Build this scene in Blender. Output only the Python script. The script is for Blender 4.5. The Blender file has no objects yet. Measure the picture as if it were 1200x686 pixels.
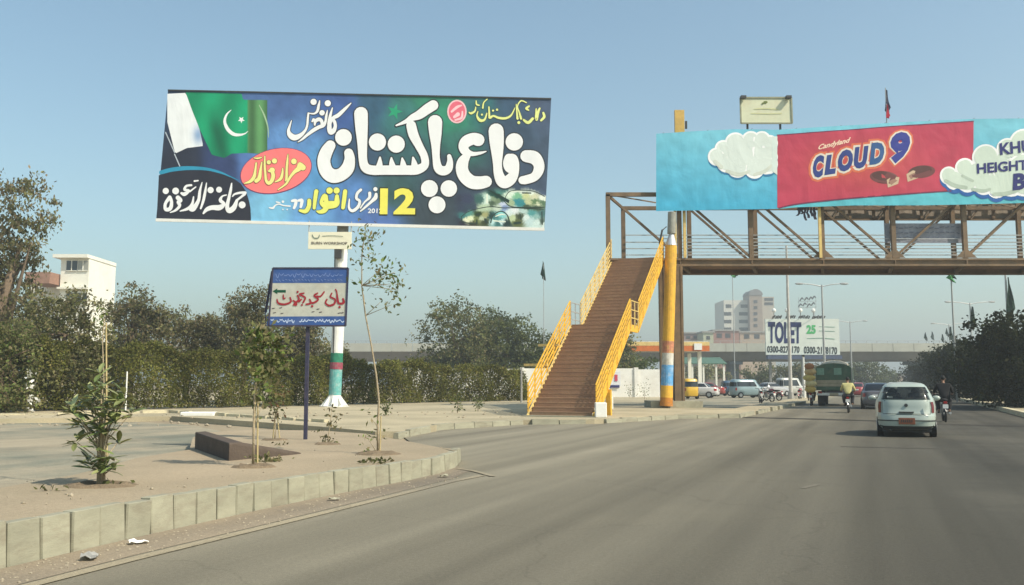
import bpy, bmesh, math, random
import numpy as np
from mathutils import Vector, Matrix, Euler
random.seed(7)
sc = bpy.context.scene
COL = sc.collection
R = math.radians
PI = math.pi

# ------------------------------------------------------------------ camera
F = 1050.0; HOR = 448.0; EYE = 1.45
PITCH = math.atan((HOR - 343) / F)
cam = bpy.data.cameras.new('camera'); camo = bpy.data.objects.new('camera', cam); COL.objects.link(camo)
cam.sensor_width = 36; cam.lens = 36 * F / 1200.0
cam.clip_start = 0.1; cam.clip_end = 8000
camo.location = (0, 0, EYE); camo.rotation_euler = (PI / 2 + PITCH, 0, 0)
sc.camera = camo
# ------------------------------------------------------------------ light
SUN_EL = R(46); SUN_H = (0.86, -0.51)
w = bpy.data.worlds.new('World'); sc.world = w; w.use_nodes = True
nt = w.node_tree
bg = nt.nodes['Background']
sky = nt.nodes.new('ShaderNodeTexSky'); sky.sky_type = 'NISHITA'; sky.sun_disc = False
sky.sun_elevation = SUN_EL; sky.sun_rotation = math.atan2(SUN_H[0], SUN_H[1])
sky.altitude = 0; sky.air_density = 1.15; sky.dust_density = 1.5; sky.ozone_density = 1.6
tint = nt.nodes.new('ShaderNodeMix'); tint.data_type = 'RGBA'; tint.blend_type = 'MULTIPLY'; tint.inputs['Factor'].default_value = 1
tint.inputs['B'].default_value = (.96, 1.06, .96, 1); nt.links.new(sky.outputs[0], tint.inputs['A'])
nt.links.new(tint.outputs['Result'], bg.inputs[0]); bg.inputs[1].default_value = 0.132
sun = bpy.data.lights.new('sun', 'SUN'); suno = bpy.data.objects.new('sun', sun); COL.objects.link(suno)
sun.energy = 4.2; sun.angle = R(0.53); sun.color = (1.0, 0.91, 0.765)
sd = Vector((SUN_H[0] * math.cos(SUN_EL), SUN_H[1] * math.cos(SUN_EL), math.sin(SUN_EL)))
suno.rotation_euler = sd.to_track_quat('Z', 'Y').to_euler()
sc.view_settings.view_transform = 'Standard'; sc.view_settings.look = 'None'
sc.view_settings.exposure = 0.42; sc.view_settings.gamma = 1
sc.cycles.volume_bounces = 0
sc.cycles.max_bounces = 6; sc.cycles.transparent_max_bounces = 16

# ------------------------------------------------------------------ pixel helpers (photo pixels -> world points)
cp, sp_ = math.cos(PITCH), math.sin(PITCH)
def ray(x, y):
    u = (x - 600) / F; v = (343 - y) / F
    return Vector((u, cp - v * sp_, sp_ + v * cp))
def G(x, y, z=0.0):
    r = ray(x, y); t = (z - EYE) / r.z
    return Vector((r.x * t, r.y * t, z))
def P(x, y, Y):
    r = ray(x, y); t = Y / r.y
    return Vector((r.x * t, Y, EYE + r.z * t))
def zy(y, Y): return P(600, y, Y).z
def xx(x, y, Y): return P(x, y, Y).x

def lin(c): c /= 255.0; return c / 12.92 if c <= 0.04045 else ((c + 0.055) / 1.055) ** 2.4
def C(r, g, b, k=1.0): return (lin(r) * k, lin(g) * k, lin(b) * k)

# ------------------------------------------------------------------ materials
def _nodes(name):
    m = bpy.data.materials.new(name); m.use_nodes = True
    return m, m.node_tree, m.node_tree.nodes['Principled BSDF']
def mk(name, col, rough=0.75, var=0.18, scale=3.0, bump=0.0, bscale=None, metal=0.0, dirt=None, dirt_amt=0.0, rnd=0.0, spec=0.3, coat=0.0, stretch=None):
    m, t, b = _nodes(name); N = t.nodes.new; L = t.links.new
    tc = N('ShaderNodeTexCoord'); src = tc.outputs['Object']
    if rnd:
        o0 = N('ShaderNodeObjectInfo'); va = N('ShaderNodeVectorMath'); va.operation = 'MULTIPLY_ADD'; L(o0.outputs['Random'], va.inputs[0]); va.inputs[1].default_value = (91, 57, 33); L(src, va.inputs[2]); src = va.outputs[0]
    if stretch:
        mp = N('ShaderNodeMapping'); mp.inputs['Scale'].default_value = stretch; L(src, mp.inputs[0]); src = mp.outputs[0]
    n1 = N('ShaderNodeTexNoise'); n1.inputs['Scale'].default_value = scale; n1.inputs['Detail'].default_value = 6; n1.inputs['Roughness'].default_value = 0.65
    L(src, n1.inputs['Vector'])
    mx = N('ShaderNodeMix'); mx.data_type = 'RGBA'
    mx.inputs['A'].default_value = (*[max(0, c * (1 - var)) for c in col], 1)
    mx.inputs['B'].default_value = (*[min(1, c * (1 + var)) for c in col], 1)
    rmp = N('ShaderNodeMapRange'); rmp.inputs[1].default_value = 0.3; rmp.inputs[2].default_value = 0.7
    L(n1.outputs['Fac'], rmp.inputs[0]); L(rmp.outputs[0], mx.inputs['Factor'])
    out = mx.outputs['Result']
    if dirt:
        n2 = N('ShaderNodeTexNoise'); n2.inputs['Scale'].default_value = scale * 0.6; n2.inputs['Detail'].default_value = 8; n2.inputs['Roughness'].default_value = 0.75
        L(src, n2.inputs['Vector'])
        r2 = N('ShaderNodeMapRange'); r2.inputs[1].default_value = 0.48; r2.inputs[2].default_value = 0.66; r2.inputs[4].default_value = dirt_amt
        L(n2.outputs['Fac'], r2.inputs[0])
        m2 = N('ShaderNodeMix'); m2.data_type = 'RGBA'; m2.inputs['B'].default_value = (*dirt, 1)
        L(r2.outputs[0], m2.inputs['Factor']); L(out, m2.inputs['A']); out = m2.outputs['Result']
    if rnd:
        oi = N('ShaderNodeObjectInfo'); mr = N('ShaderNodeMapRange'); mr.inputs[3].default_value = 1 - rnd; mr.inputs[4].default_value = 1 + rnd
        L(oi.outputs['Random'], mr.inputs[0])
        hs = N('ShaderNodeHueSaturation'); L(mr.outputs[0], hs.inputs['Value']); L(out, hs.inputs['Color']); out = hs.outputs[0]
    L(out, b.inputs['Base Color'])
    b.inputs['Roughness'].default_value = rough; b.inputs['Metallic'].default_value = metal
    b.inputs['Specular IOR Level'].default_value = spec
    if coat: b.inputs['Coat Weight'].default_value = coat; b.inputs['Coat Roughness'].default_value = 0.12
    if bump:
        n3 = N('ShaderNodeTexNoise'); n3.inputs['Scale'].default_value = bscale or scale * 6; n3.inputs['Detail'].default_value = 5
        L(src, n3.inputs['Vector'])
        bp = N('ShaderNodeBump'); bp.inputs['Strength'].default_value = bump; bp.inputs['Distance'].default_value = 0.03
        L(n3.outputs['Fac'], bp.inputs['Height']); L(bp.outputs[0], b.inputs['Normal'])
    return m
def wrinkle(t, b):
    N = t.nodes.new; L = t.links.new; tc = N('ShaderNodeTexCoord'); mp = N('ShaderNodeMapping'); mp.inputs['Scale'].default_value = (1, 1, .55); mp.inputs['Rotation'].default_value = (0, .35, 0); L(tc.outputs['Object'], mp.inputs[0])
    n = N('ShaderNodeTexNoise'); n.inputs['Scale'].default_value = .55; n.inputs['Detail'].default_value = 4; n.inputs['Distortion'].default_value = .6; L(mp.outputs[0], n.inputs['Vector'])
    bp = N('ShaderNodeBump'); bp.inputs['Strength'].default_value = .35; bp.inputs['Distance'].default_value = .2; L(n.outputs['Fac'], bp.inputs['Height']); L(bp.outputs[0], b.inputs['Normal'])
def vcol(name, rough=0.6, trans=0.0, noise=0.0, wr=False):
    m, t, b = _nodes(name); N = t.nodes.new; L = t.links.new
    a = N('ShaderNodeAttribute'); a.attribute_name = 'Col'
    out = a.outputs['Color']
    if noise:
        tc = N('ShaderNodeTexCoord'); n1 = N('ShaderNodeTexNoise'); n1.inputs['Scale'].default_value = 1.3; n1.inputs['Detail'].default_value = 6
        L(tc.outputs['Object'], n1.inputs['Vector'])
        r = N('ShaderNodeMapRange'); r.inputs[1].default_value = .3; r.inputs[2].default_value = .7; r.inputs[3].default_value = 1 - noise; r.inputs[4].default_value = 1 + noise
        L(n1.outputs['Fac'], r.inputs[0])
        hs = N('ShaderNodeHueSaturation'); L(r.outputs[0], hs.inputs['Value']); L(out, hs.inputs['Color']); out = hs.outputs[0]
    L(out, b.inputs['Base Color']); b.inputs['Roughness'].default_value = rough; b.inputs['Specular IOR Level'].default_value = 0.08 if trans else .25
    if wr: wrinkle(t, b)
    if trans:
        tr = N('ShaderNodeBsdfTranslucent'); L(out, tr.inputs[0])
        ms = N('ShaderNodeMixShader'); ms.inputs[0].default_value = trans
        L(b.outputs[0], ms.inputs[1]); L(tr.outputs[0], ms.inputs[2])
        L(ms.outputs[0], t.nodes['Material Output'].inputs[0])
    return m
def glass_dark(name, col=(0.02, 0.025, 0.03)):
    m, t, b = _nodes(name); b.inputs['Base Color'].default_value = (*col, 1); b.inputs['Roughness'].default_value = 0.06
    b.inputs['Specular IOR Level'].default_value = 0.7
    return m
def flat(name, col, rough=0.6, noise=0.08): return mk(name, col, rough, noise, 2.0)

# ground / road special materials
ROADA = math.atan(0.405)   # road heading, right of +Y
def road_mat(name, base, dust, dustlo, dusthi, streak=0.22, crack=0.5, edge=None):
    m, t, b = _nodes(name); N = t.nodes.new; L = t.links.new
    tc = N('ShaderNodeTexCoord'); mp = N('ShaderNodeMapping'); mp.inputs['Rotation'].default_value = (0, 0, ROADA)
    L(tc.outputs['Object'], mp.inputs[0])
    big = N('ShaderNodeTexNoise'); big.inputs['Scale'].default_value = 0.22; big.inputs['Detail'].default_value = 9; big.inputs['Roughness'].default_value = .62
    L(mp.outputs[0], big.inputs['Vector'])
    st = N('ShaderNodeMapping'); st.inputs['Scale'].default_value = (1.1, 0.035, 1); L(mp.outputs[0], st.inputs[0])
    sn = N('ShaderNodeTexNoise'); sn.inputs['Scale'].default_value = 1.0; sn.inputs['Detail'].default_value = 5; L(st.outputs[0], sn.inputs['Vector'])
    fine = N('ShaderNodeTexNoise'); fine.inputs['Scale'].default_value = 26; fine.inputs['Detail'].default_value = 8; fine.inputs['Roughness'].default_value = .8
    L(mp.outputs[0], fine.inputs['Vector'])
    grit = N('ShaderNodeTexNoise'); grit.inputs['Scale'].default_value = 95; grit.inputs['Detail'].default_value = 3; L(mp.outputs[0], grit.inputs['Vector'])
    def mr(o, a, b_, c, d):
        r = N('ShaderNodeMapRange'); r.inputs[1].default_value = a; r.inputs[2].default_value = b_; r.inputs[3].default_value = c; r.inputs[4].default_value = d
        L(o, r.inputs[0]); return r.outputs[0]
    mx = N('ShaderNodeMix'); mx.data_type = 'RGBA'; mx.inputs['A'].default_value = (*base, 1); mx.inputs['B'].default_value = (*dust, 1)
    fac_ = mr(big.outputs['Fac'], dustlo, dusthi, 0, 1)
    if edge:
        dt = N('ShaderNodeVectorMath'); dt.operation = 'DOT_PRODUCT'; L(tc.outputs['Object'], dt.inputs[0]); dt.inputs[1].default_value = (.922, -.387, 0)
        ad = N('ShaderNodeMath'); ad.operation = 'MULTIPLY_ADD'; L(big.outputs['Fac'], ad.inputs[0]); ad.inputs[1].default_value = 7.0; L(dt.outputs['Value'], ad.inputs[2])
        ef = mr(ad.outputs[0], edge[0] + 3.5, edge[1] + 3.5, 1, 0)
        m0 = N('ShaderNodeMix'); m0.data_type = 'RGBA'; m0.inputs['A'].default_value = (*base, 1); m0.inputs['B'].default_value = (*dust, 1); L(fac_, m0.inputs['Factor'])
        L(m0.outputs['Result'], mx.inputs['A']); mx.inputs['B'].default_value = (*edge[2], 1); fac_ = ef
    L(fac_, mx.inputs['Factor'])
    def mul(a_, b_):
        q = N('ShaderNodeMath'); q.operation = 'MULTIPLY'; L(a_, q.inputs[0]); L(b_, q.inputs[1]); return q.outputs[0]
    v = mul(mr(sn.outputs['Fac'], .3, .7, 1 - streak, 1 + streak), mr(fine.outputs['Fac'], .25, .75, .74, 1.26))
    v = mul(v, mr(grit.outputs['Fac'], .3, .7, .84, 1.16))
    # cracks
    cn = N('ShaderNodeTexNoise'); cn.inputs['Scale'].default_value = 1.5; cn.inputs['Detail'].default_value = 4; L(mp.outputs[0], cn.inputs['Vector'])
    av = N('ShaderNodeVectorMath'); av.operation = 'MULTIPLY_ADD'; L(cn.outputs['Color'], av.inputs[0]); av.inputs[1].default_value = (.9, .9, 0); L(mp.outputs[0], av.inputs[2])
    vo = N('ShaderNodeTexVoronoi'); vo.feature = 'DISTANCE_TO_EDGE'; vo.inputs['Scale'].default_value = .28; L(av.outputs[0], vo.inputs['Vector'])
    msk = mr(big.outputs['Fac'], .5, .62, 0, 1)
    ck = mr(vo.outputs['Distance'], 0.0, .007, 1 - crack, 1)
    v = mul(v, ck)
    hs = N('ShaderNodeHueSaturation'); L(v, hs.inputs['Value']); L(mx.outputs['Result'], hs.inputs['Color'])
    L(hs.outputs[0], b.inputs['Base Color']); b.inputs['Roughness'].default_value = .88; b.inputs['Specular IOR Level'].default_value = .2
    bp = N('ShaderNodeBump'); bp.inputs['Strength'].default_value = .5; bp.inputs['Distance'].default_value = .02
    L(fine.outputs['Fac'], bp.inputs['Height']); L(bp.outputs[0], b.inputs['Normal'])
    return m
ASPH = road_mat('asphalt', (.055, .052, .042), (.088, .081, .064), .40, .62, .28, .12, (-6.4, 1.0, (.215, .192, .14)))
SERV = road_mat('service_asphalt', (.19, .19, .145), (.34, .29, .205), .42, .58, .15, .2)
DIRT = road_mat('dusty_ground', (.35, .285, .19), (.27, .22, .15), .40, .62, .06, 0.0)
VERGE = road_mat('dusty_verge', (.44, .375, .25), (.33, .285, .19), .42, .62, .03, 0.0)
ISLE = road_mat('dusty_island', (.37, .295, .20), (.30, .245, .165), .42, .62, .04, 0.0)
SANDL = road_mat('sand_strip', (.29, .235, .165), (.20, .17, .13), .42, .62, .2, 0.0)
LINE = road_mat('worn_paint', (.33, .28, .19), (.17, .15, .12), .50, .70, .1, 0.2)
KERB = mk('kerb_concrete', (.31, .295, .215), .9, .14, 2.5, .12, 30, dirt=(.20, .165, .12), dirt_amt=.6, rnd=.10)
KERBP = mk('kerb_cream', (.55, .49, .33), .9, .2, 4, .4, 40, dirt=(.25, .2, .14), dirt_amt=.5, rnd=.12)
CONC = mk('concrete', (.34, .33, .30), .9, .15, 1.2, .3, 12, dirt=(.2, .19, .17), dirt_amt=.5)
CONC_SHADE = mk('concrete_in_shade', (.085, .064, .05), .9, .2, 3, .4, 20, dirt=(.13, .1, .075), dirt_amt=.5)  # base colour darkened to paint in the shade on the island wall
WHITE = mk('white_paint', (.80, .79, .74), .8, .05, 1.5, .1, 12, dirt=(.55, .5, .42), dirt_amt=.35)
WHITEB = mk('white_plaster', (.80, .78, .68), .85, .05, .5, dirt=(.62, .57, .47), dirt_amt=.4)
YEL = mk('yellow_paint', (.72, .41, .045), .6, .12, 4, .15, 20, dirt=(.32, .2, .08), dirt_amt=.45)
YELF = mk('faded_yellow_paint', (.66, .48, .17), .65, .15, 4, .15, 20, dirt=(.3, .2, .1), dirt_amt=.5)
BRN = mk('rusty_brown_paint', (.165, .115, .07), .75, .25, 2, .3, 22, dirt=(.27, .17, .09), dirt_amt=.7)
TREAD = mk('red_brown_tread', (.30, .18, .11), .85, .12, 3, .2, 22, dirt=(.40, .26, .14), dirt_amt=.5, rnd=.07)
STEEL = mk('grey_steel', (.25, .25, .24), .5, .15, 4, .1, 20, metal=.6, dirt=(.2, .13, .08), dirt_amt=.3)
GALV = mk('galvanised', (.40, .41, .40), .55, .12, 3, metal=.3)
DKM = mk('dark_metal', (.05, .05, .05), .6, .2, 4)
NAVY = mk('navy_paint', (.04, .04, .075), .6, .2, 6, dirt=(.12, .09, .09), dirt_amt=.5)
BLUE = mk('sign_blue', (.04, .095, .28), .6, .15, 5, dirt=(.13, .17, .3), dirt_amt=.5)
BARK = mk('bark', (.17, .125, .085), .95, .3, 8, .6, 30)
BARKP = mk('pale_bark', (.36, .29, .19), .9, .25, 10, .4, 40)
BAMB = mk('bamboo', (.50, .40, .20), .8, .2, 10)
LEAF = vcol('foliage', .7, .38)
PRINT = vcol('printed_vinyl', .5, 0, .05, True)
RUB = mk('rubber', (.02, .02, .02), .85, .2, 8)
GLS = glass_dark('dark_glass')
BLK = flat('black_cloth', (.015, .015, .017), .9)

# ------------------------------------------------------------------ mesh building
class MB:
    def __init__(s): s.v = []; s.f = []; s.c = None
    def add(s, v, f):
        o = len(s.v); s.v += [Vector(p) for p in v]; s.f += [tuple(i + o for i in q) for q in f]; return s
    def box(s, c, sz, rz=0, M=None):
        x, y, z = sz[0] / 2, sz[1] / 2, sz[2] / 2
        vs = [Vector((a * x, b * y, d * z)) for d in (-1, 1) for a, b in ((-1, -1), (1, -1), (1, 1), (-1, 1))]
        if M is None: M = Matrix.Rotation(rz, 3, 'Z')
        vs = [M @ p + Vector(c) for p in vs]
        return s.add(vs, [(3, 2, 1, 0), (4, 5, 6, 7), (0, 1, 5, 4), (1, 2, 6, 5), (2, 3, 7, 6), (3, 0, 4, 7)])
    def beam(s, a, b, wd, ht, up=Vector((0, 0, 1))):
        a = Vector(a); b = Vector(b); d = (b - a); l = d.length; d.normalize()
        sx = d.cross(up)
        if sx.length < 1e-4: sx = Vector((1, 0, 0))
        sx.normalize(); uz = sx.cross(d)
        M = Matrix((sx, d, uz)).transposed()
        return s.box((a + b) / 2, (wd, l, ht), M=M)
    def tube(s, a, b, r0, r1=None, n=8, cap=True):
        if r1 is None: r1 = r0
        return s.path([a, b], [r0, r1], n, cap)
    def path(s, pts, rs, n=8, cap=True):
        pts = [Vector(p) for p in pts]; vs = []; k = len(pts)
        for i, p in enumerate(pts):
            d = (pts[min(i + 1, k - 1)] - pts[max(i - 1, 0)]).normalized()
            ref = Vector((0, 0, 1)) if abs(d.z) < .9 else Vector((1, 0, 0))
            sx = d.cross(ref).normalized(); sy = sx.cross(d)
            for j in range(n):
                a = 2 * PI * j / n; vs.append(p + (sx * math.cos(a) + sy * math.sin(a)) * rs[i])
        fs = []
        for i in range(k - 1):
            for j in range(n):
                fs.append((i * n + j, i * n + (j + 1) % n, (i + 1) * n + (j + 1) % n, (i + 1) * n + j))
        if cap: fs += [tuple(reversed(range(n))), tuple((k - 1) * n + j for j in range(n))]
        return s.add(vs, fs)
    def prism(s, poly, z0, z1):
        n = len(poly); vs = [Vector((p[0], p[1], z0)) for p in poly] + [Vector((p[0], p[1], z1)) for p in poly]
        return s.add(vs, [tuple(reversed(range(n))), tuple(range(n, 2 * n))] + [(i, (i + 1) % n, n + (i + 1) % n, n + i) for i in range(n)])
    def quad(s, a, b, c, d): return s.add([a, b, c, d], [(0, 1, 2, 3)])
    def ell(s, c, r, nu=10, nv=6):
        vs = []; fs = []
        for i in range(nv + 1):
            t = PI * i / nv
            for j in range(nu):
                a = 2 * PI * j / nu
                vs.append(Vector(c) + Vector((r[0] * math.sin(t) * math.cos(a), r[1] * math.sin(t) * math.sin(a), r[2] * math.cos(t))))
        for i in range(nv):
            for j in range(nu): fs.append((i * nu + j, (i + 1) * nu + j, (i + 1) * nu + (j + 1) % nu, i * nu + (j + 1) % nu))
        return s.add(vs, fs)
    def mesh(s, name, off=None):
        me = bpy.data.meshes.new(name)
        vs = [p - off for p in s.v] if off is not None else s.v
        me.from_pydata([tuple(p) for p in vs], [], s.f); me.update(); return me

def origin(o):
    p = Vector((0, 0, 0))
    while o is not None: p += o.location; o = o.parent
    return p
def thing(name, label, cat, loc=(0, 0, 0), rz=0, group=None):
    o = bpy.data.objects.new(name, None); COL.objects.link(o); o.empty_display_size = .2
    o.location = loc; o.rotation_euler = (0, 0, rz); o['label'] = label; o['category'] = cat
    if group: o['group'] = group
    return o
def part(name, mb, m, parent=None, world=True, smooth=False, label=None, kind=None, bevel=0):
    me = mb.mesh(name, origin(parent) if (parent is not None and world) else None) if isinstance(mb, MB) else mb
    if len(me.materials) == 0: me.materials.append(m)
    o = bpy.data.objects.new(name, me); COL.objects.link(o)
    if parent is not None: o.parent = parent
    if smooth:
        me.polygons.foreach_set('use_smooth', [True] * len(me.polygons))
    if label: o['label'] = label
    if kind: o['kind'] = kind
    if bevel:
        b = o.modifiers.new('bevel', 'BEVEL'); b.width = bevel; b.segments = 2; b.limit_method = 'ANGLE'
    return o
def tag(o, label, cat, group=None):
    o['label'] = label; o['category'] = cat
    if group: o['group'] = group
    return o
def struct(name, mb, m, parent=None):
    o = part(name, mb, m, parent)
    if parent is None: o['kind'] = 'structure'
    return o
def dup(root, loc, rz, label=None):
    def cp_(o, par):
        c = o.copy(); COL.objects.link(c); c.parent = par
        for ch in list(o.children): cp_(ch, c)
        return c
    r = cp_(root, None); r.location = loc; r.rotation_euler = (0, 0, rz)
    if label: r['label'] = label
    return r
def shared(name, me, parent, loc, rot=(0, 0, 0), scale=None):
    o = bpy.data.objects.new(name, me); COL.objects.link(o); o.parent = parent; o.location = loc; o.rotation_euler = rot
    if scale: o.scale = scale
    return o
def polysheet(name, pts, m, parent=None, thick=0, zf=None):
    bm = bmesh.new(); vs = [bm.verts.new(p) for p in pts]; f = bm.faces.new(vs)
    if f.normal.z < 0: f.normal_flip()
    bm.normal_update()
    if f.normal.z < 0: bmesh.ops.reverse_faces(bm, faces=[f])
    if thick:
        r = bmesh.ops.extrude_face_region(bm, geom=[f])
        for v_ in [g for g in r['geom'] if isinstance(g, bmesh.types.BMVert)]: v_.co.z -= 0
        for v_ in vs: v_.co.z -= thick
    bmesh.ops.triangulate(bm, faces=[f for f in bm.faces if len(f.verts) > 4])
    bmesh.ops.recalc_face_normals(bm, faces=bm.faces)
    if not thick:
        for f in bm.faces:
            if f.normal.z < 0: f.normal_flip()
    me = bpy.data.meshes.new(name); bm.to_mesh(me); bm.free()
    o = part(name, me, m, parent)
    if parent is None: o['kind'] = 'structure'
    return o

# ================================================================== SETTING
S = 2000
struct('ground', MB().quad((-S, -60, -.03), (S, -60, -.03), (S, S, -.03), (-S, S, -.03)), DIRT)
def rightX(Y): return 29 - (56 - Y) * .42
road_l = [Vector((-9.5, -8, 0)), Vector((-5.6, 2, 0))] + [G(x, y) for x, y in ((-60, 682), (0, 667), (150, 632), (303, 598), (400, 578), (470, 565), (515, 555), (536, 547), (541, 540), (520, 529), (482, 519), (474, 513), (520, 504), (610, 498), (700, 497), (800, 491), (868, 490), (905, 482), (945, 473), (975, 465), (1000, 459.5))]
far = G(1034, 451.5)
road_pts = road_l + [Vector((far.x, far.y, 0)), Vector((rightX(far.y), far.y, 0)), Vector((rightX(-8), -8, 0))]
road = polysheet('main_road', road_pts, ASPH)
for v_ in road.data.vertices: v_.co.z = 0.0
struct('road_verge', MB().prism([(rightX(-8) + .32, -8), (rightX(-8) + 12, -8), (rightX(300) + 12, 300), (rightX(300) + .32, 300)], -.04, .16), VERGE)
# service road on the left, yard behind the stairs
polysheet('service_road', [G(x, y, -.012) for x, y in ((-420, 496), (60, 496), (170, 495), (228, 499), (262, 506), (240, 514), (222, 527), (160, 540), (90, 560), (0, 575), (-300, 640))], SERV)
polysheet('side_street', [G(x, y, -.012) for x, y in ((797, 479), (862, 481), (882, 477), (930, 468), (1004, 457), (1010, 453), (700, 454), (690, 461), (797, 466))], SERV)

# sand strip and painted edge line
def strip(name, a, b, wid, z, m, n=14):
    # a,b lists of px polyline ; centre line with width in metres
    mb = MB(); pts = [G(x, y, z) for x, y in a]
    return pts
sand = [G(x, y, .004) for x, y in ((-60, 682), (0, 667), (150, 632), (303, 598), (400, 578), (470, 565), (515, 555), (536, 547), (552, 551), (530, 561), (420, 588), (300, 617), (160, 650), (30, 683), (-60, 707))]
polysheet('sand_strip', sand, SANDL)
def ribbon(name, px, wid, z, m, kind='structure'):
    pts = [G(x, y, z) for x, y in px]; mb = MB(); vs = []
    for i, p in enumerate(pts):
        d = (pts[min(i + 1, len(pts) - 1)] - pts[max(0, i - 1)]).normalized(); n = Vector((-d.y, d.x, 0)) * wid / 2
        vs += [p + n, p - n]
    mb.add(vs, [(2 * i, 2 * i + 1, 2 * i + 3, 2 * i + 2) for i in range(len(pts) - 1)])
    return struct(name, mb, m)
ribbon('painted_line', ((-60, 712), (30, 687), (160, 654), (300, 620), (420, 591), (530, 564), (566, 557)), .13, .008, LINE)
ribbon('painted_line', ((536, 549), (556, 552), (578, 558)), .10, .012, LINE)
ribbon('dark_band', ((868, 489.2), (960, 491.5), (1030, 493.5), (1110, 497.5), (1180, 499.5), (1250, 501)), 1.0, .004, road_mat('tar', (.04, .036, .03), (.055, .05, .04), .4, .62, .2, 0))  # wide strip of darker road colour across the lanes
ribbon('dark_band', ((985, 523.5), (1100, 526)), .18, .004, road_mat('dark_strip_thin', (.05, .046, .038), (.075, .068, .053), .4, .62, .2, 0))  # narrow, slightly darker strip of road colour nearer the camera
ribbon('painted_line', ((940, 572), (958, 568)), .09, .006, road_mat('faint_paint', (.15, .135, .105), (.08, .072, .057), .42, .62, .2, 0.2))

# ---- traffic island
def ztop(Y): return max(.2, .355 - .0115 * (Y - 7))
def Gi(x, y):
    z = .3
    for _ in range(8): z = ztop(G(x, y, z).y)
    return G(x, y, z)
front = [G(x, y) for x, y in ((-160, 704), (0, 667), (150, 632), (303, 598), (400, 578), (470, 565), (512, 556), (532, 549), (540, 541))]
isl = thing('traffic_island', 'raised dusty traffic island', 'x', (0, 0, 0)); del isl['label']; del isl['category']; isl['kind'] = 'structure'
def inward(pts, d):
    out = []
    for i, p in enumerate(pts):
        t = (pts[min(i + 1, len(pts) - 1)] - pts[max(0, i - 1)]).normalized()
        out.append(p + Vector((-t.y, t.x, 0)) * d)
    return out
inn = inward(front, .13)
backp = [Gi(x, y) for x, y in ((533, 529), (515, 524.5), (490, 519.5), (462, 514.5), (430, 508.5), (380, 505), (300, 503.5), (240, 507), (226, 513), (222, 527), (160, 537), (90, 556), (0, 572), (-160, 596))]
top = [Vector((p.x, p.y, ztop(p.y) - .012)) for p in inn] + backp
polysheet('island_top', top, ISLE, isl, thick=.33)
# kerb stones
def resample(pts, step):
    out = []; acc = 0; cur = pts[0].copy(); out.append((cur.copy(), (pts[1] - pts[0]).normalized()))
    for i in range(len(pts) - 1):
        a, b = pts[i], pts[i + 1]; L_ = (b - a).length; d = (b - a) / L_; t = step - acc
        while t <= L_: out.append((a + d * t, d.copy())); t += step
        acc = L_ - (t - step)
    return out
def kmesh(name, l, wd, h, seed):
    rr = random.Random(seed); bm = bmesh.new()
    bmesh.ops.create_cube(bm, size=1)
    for v_ in bm.verts:
        v_.co.x *= l; v_.co.y *= wd; v_.co.z = v_.co.z * h + h / 2
        if v_.co.z > .1: v_.co.y *= .9
    bmesh.ops.bevel(bm, geom=list(bm.edges), offset=.014, segments=1, affect='EDGES')
    for v_ in bm.verts: v_.co += Vector((rr.uniform(-.004, .004), rr.uniform(-.005, .005), rr.uniform(-.005, .005)))
    me = bpy.data.meshes.new(name); bm.to_mesh(me); bm.free(); me.materials.append(KERB); return me
kms = [kmesh('kerbstone', .318, .15, 1.0, i) for i in range(5)]
smooth_front = []
for i in range(len(front) - 1):
    for k in range(6): smooth_front.append(front[i].lerp(front[i + 1], k / 6))
smooth_front.append(front[-1])
for p, d in resample(smooth_front, .326):
    n = Vector((-d.y, d.x, 0)); h = ztop(p.y) + random.uniform(-.014, .010)
    shared('kerbstone', random.choice(kms), isl, p + n * (.075 + random.uniform(-.006, .006)) - Vector((0, 0, .03)), (random.uniform(-.035, .035), random.uniform(-.018, .018), math.atan2(d.y, d.x) + random.uniform(-.03, .03)), (1, 1, h + .03))

# ---- walkway (verge) with the footbridge stairs, and the far left verge in front of the hedge
ver = thing('pavement', 'x', 'x'); del ver['label']; del ver['category']; ver['kind'] = 'structure'
VZ = .17
vf = [(474, 513), (520, 504), (610, 498), (700, 497), (800, 491), (868, 490), (905, 482), (945, 473), (975, 465), (1000, 459.5)]
vfront = [G(x, y) for x, y in vf]
vin = inward(vfront, .14)
backv = [G(x, y, VZ) for x, y in ((992, 458.6), (930, 467), (880, 475), (861, 478.5), (803, 477), (797, 466), (780, 461), (640, 461), (500, 461), (-420, 463), (-420, 494), (0, 490.5), (110, 489), (200, 487.5), (300, 494), (380, 500), (440, 505.5))]
polysheet('pavement_top', [Vector((p.x, p.y, VZ - .01)) for p in vin] + [Vector((p.x, p.y, VZ - .01)) for p in backv], VERGE, ver, thick=.2)
kl = [kmesh('kerbstone', .95, .16, 1.0, 30 + i) for i in range(3)]
for p, d in resample(vfront, .98):
    n = Vector((-d.y, d.x, 0))
    if random.random() < .07: continue
    shared('kerbstone', random.choice(kl), ver, p + n * .08 - Vector((0, 0, .03)), (random.uniform(-.02, .02), random.uniform(-.02, .02), math.atan2(d.y, d.x) + random.uniform(-.03, .03)), (1, 1, VZ + .03 + random.uniform(-.03, .02)))
klp = []
for i in range(3):
    me = kmesh('kerbstone', .95, .18, 1.0, 60 + i); me.materials.clear(); me.materials.append(KERBP); klp.append(me)
for p, d in resample([G(x, y) for x, y in ((-60, 492.5), (0, 491.5), (110, 490), (200, 488.5), (300, 495), (380, 501))], 1.05):
    if random.random() < .18: continue
    shared('kerbstone', random.choice(klp), ver, p - Vector((0, 0, .02)), (random.uniform(-.03, .03), random.uniform(-.03, .03), math.atan2(d.y, d.x) + random.uniform(-.06, .06)), (1, 1, .26 + random.uniform(-.03, .05)))
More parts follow.
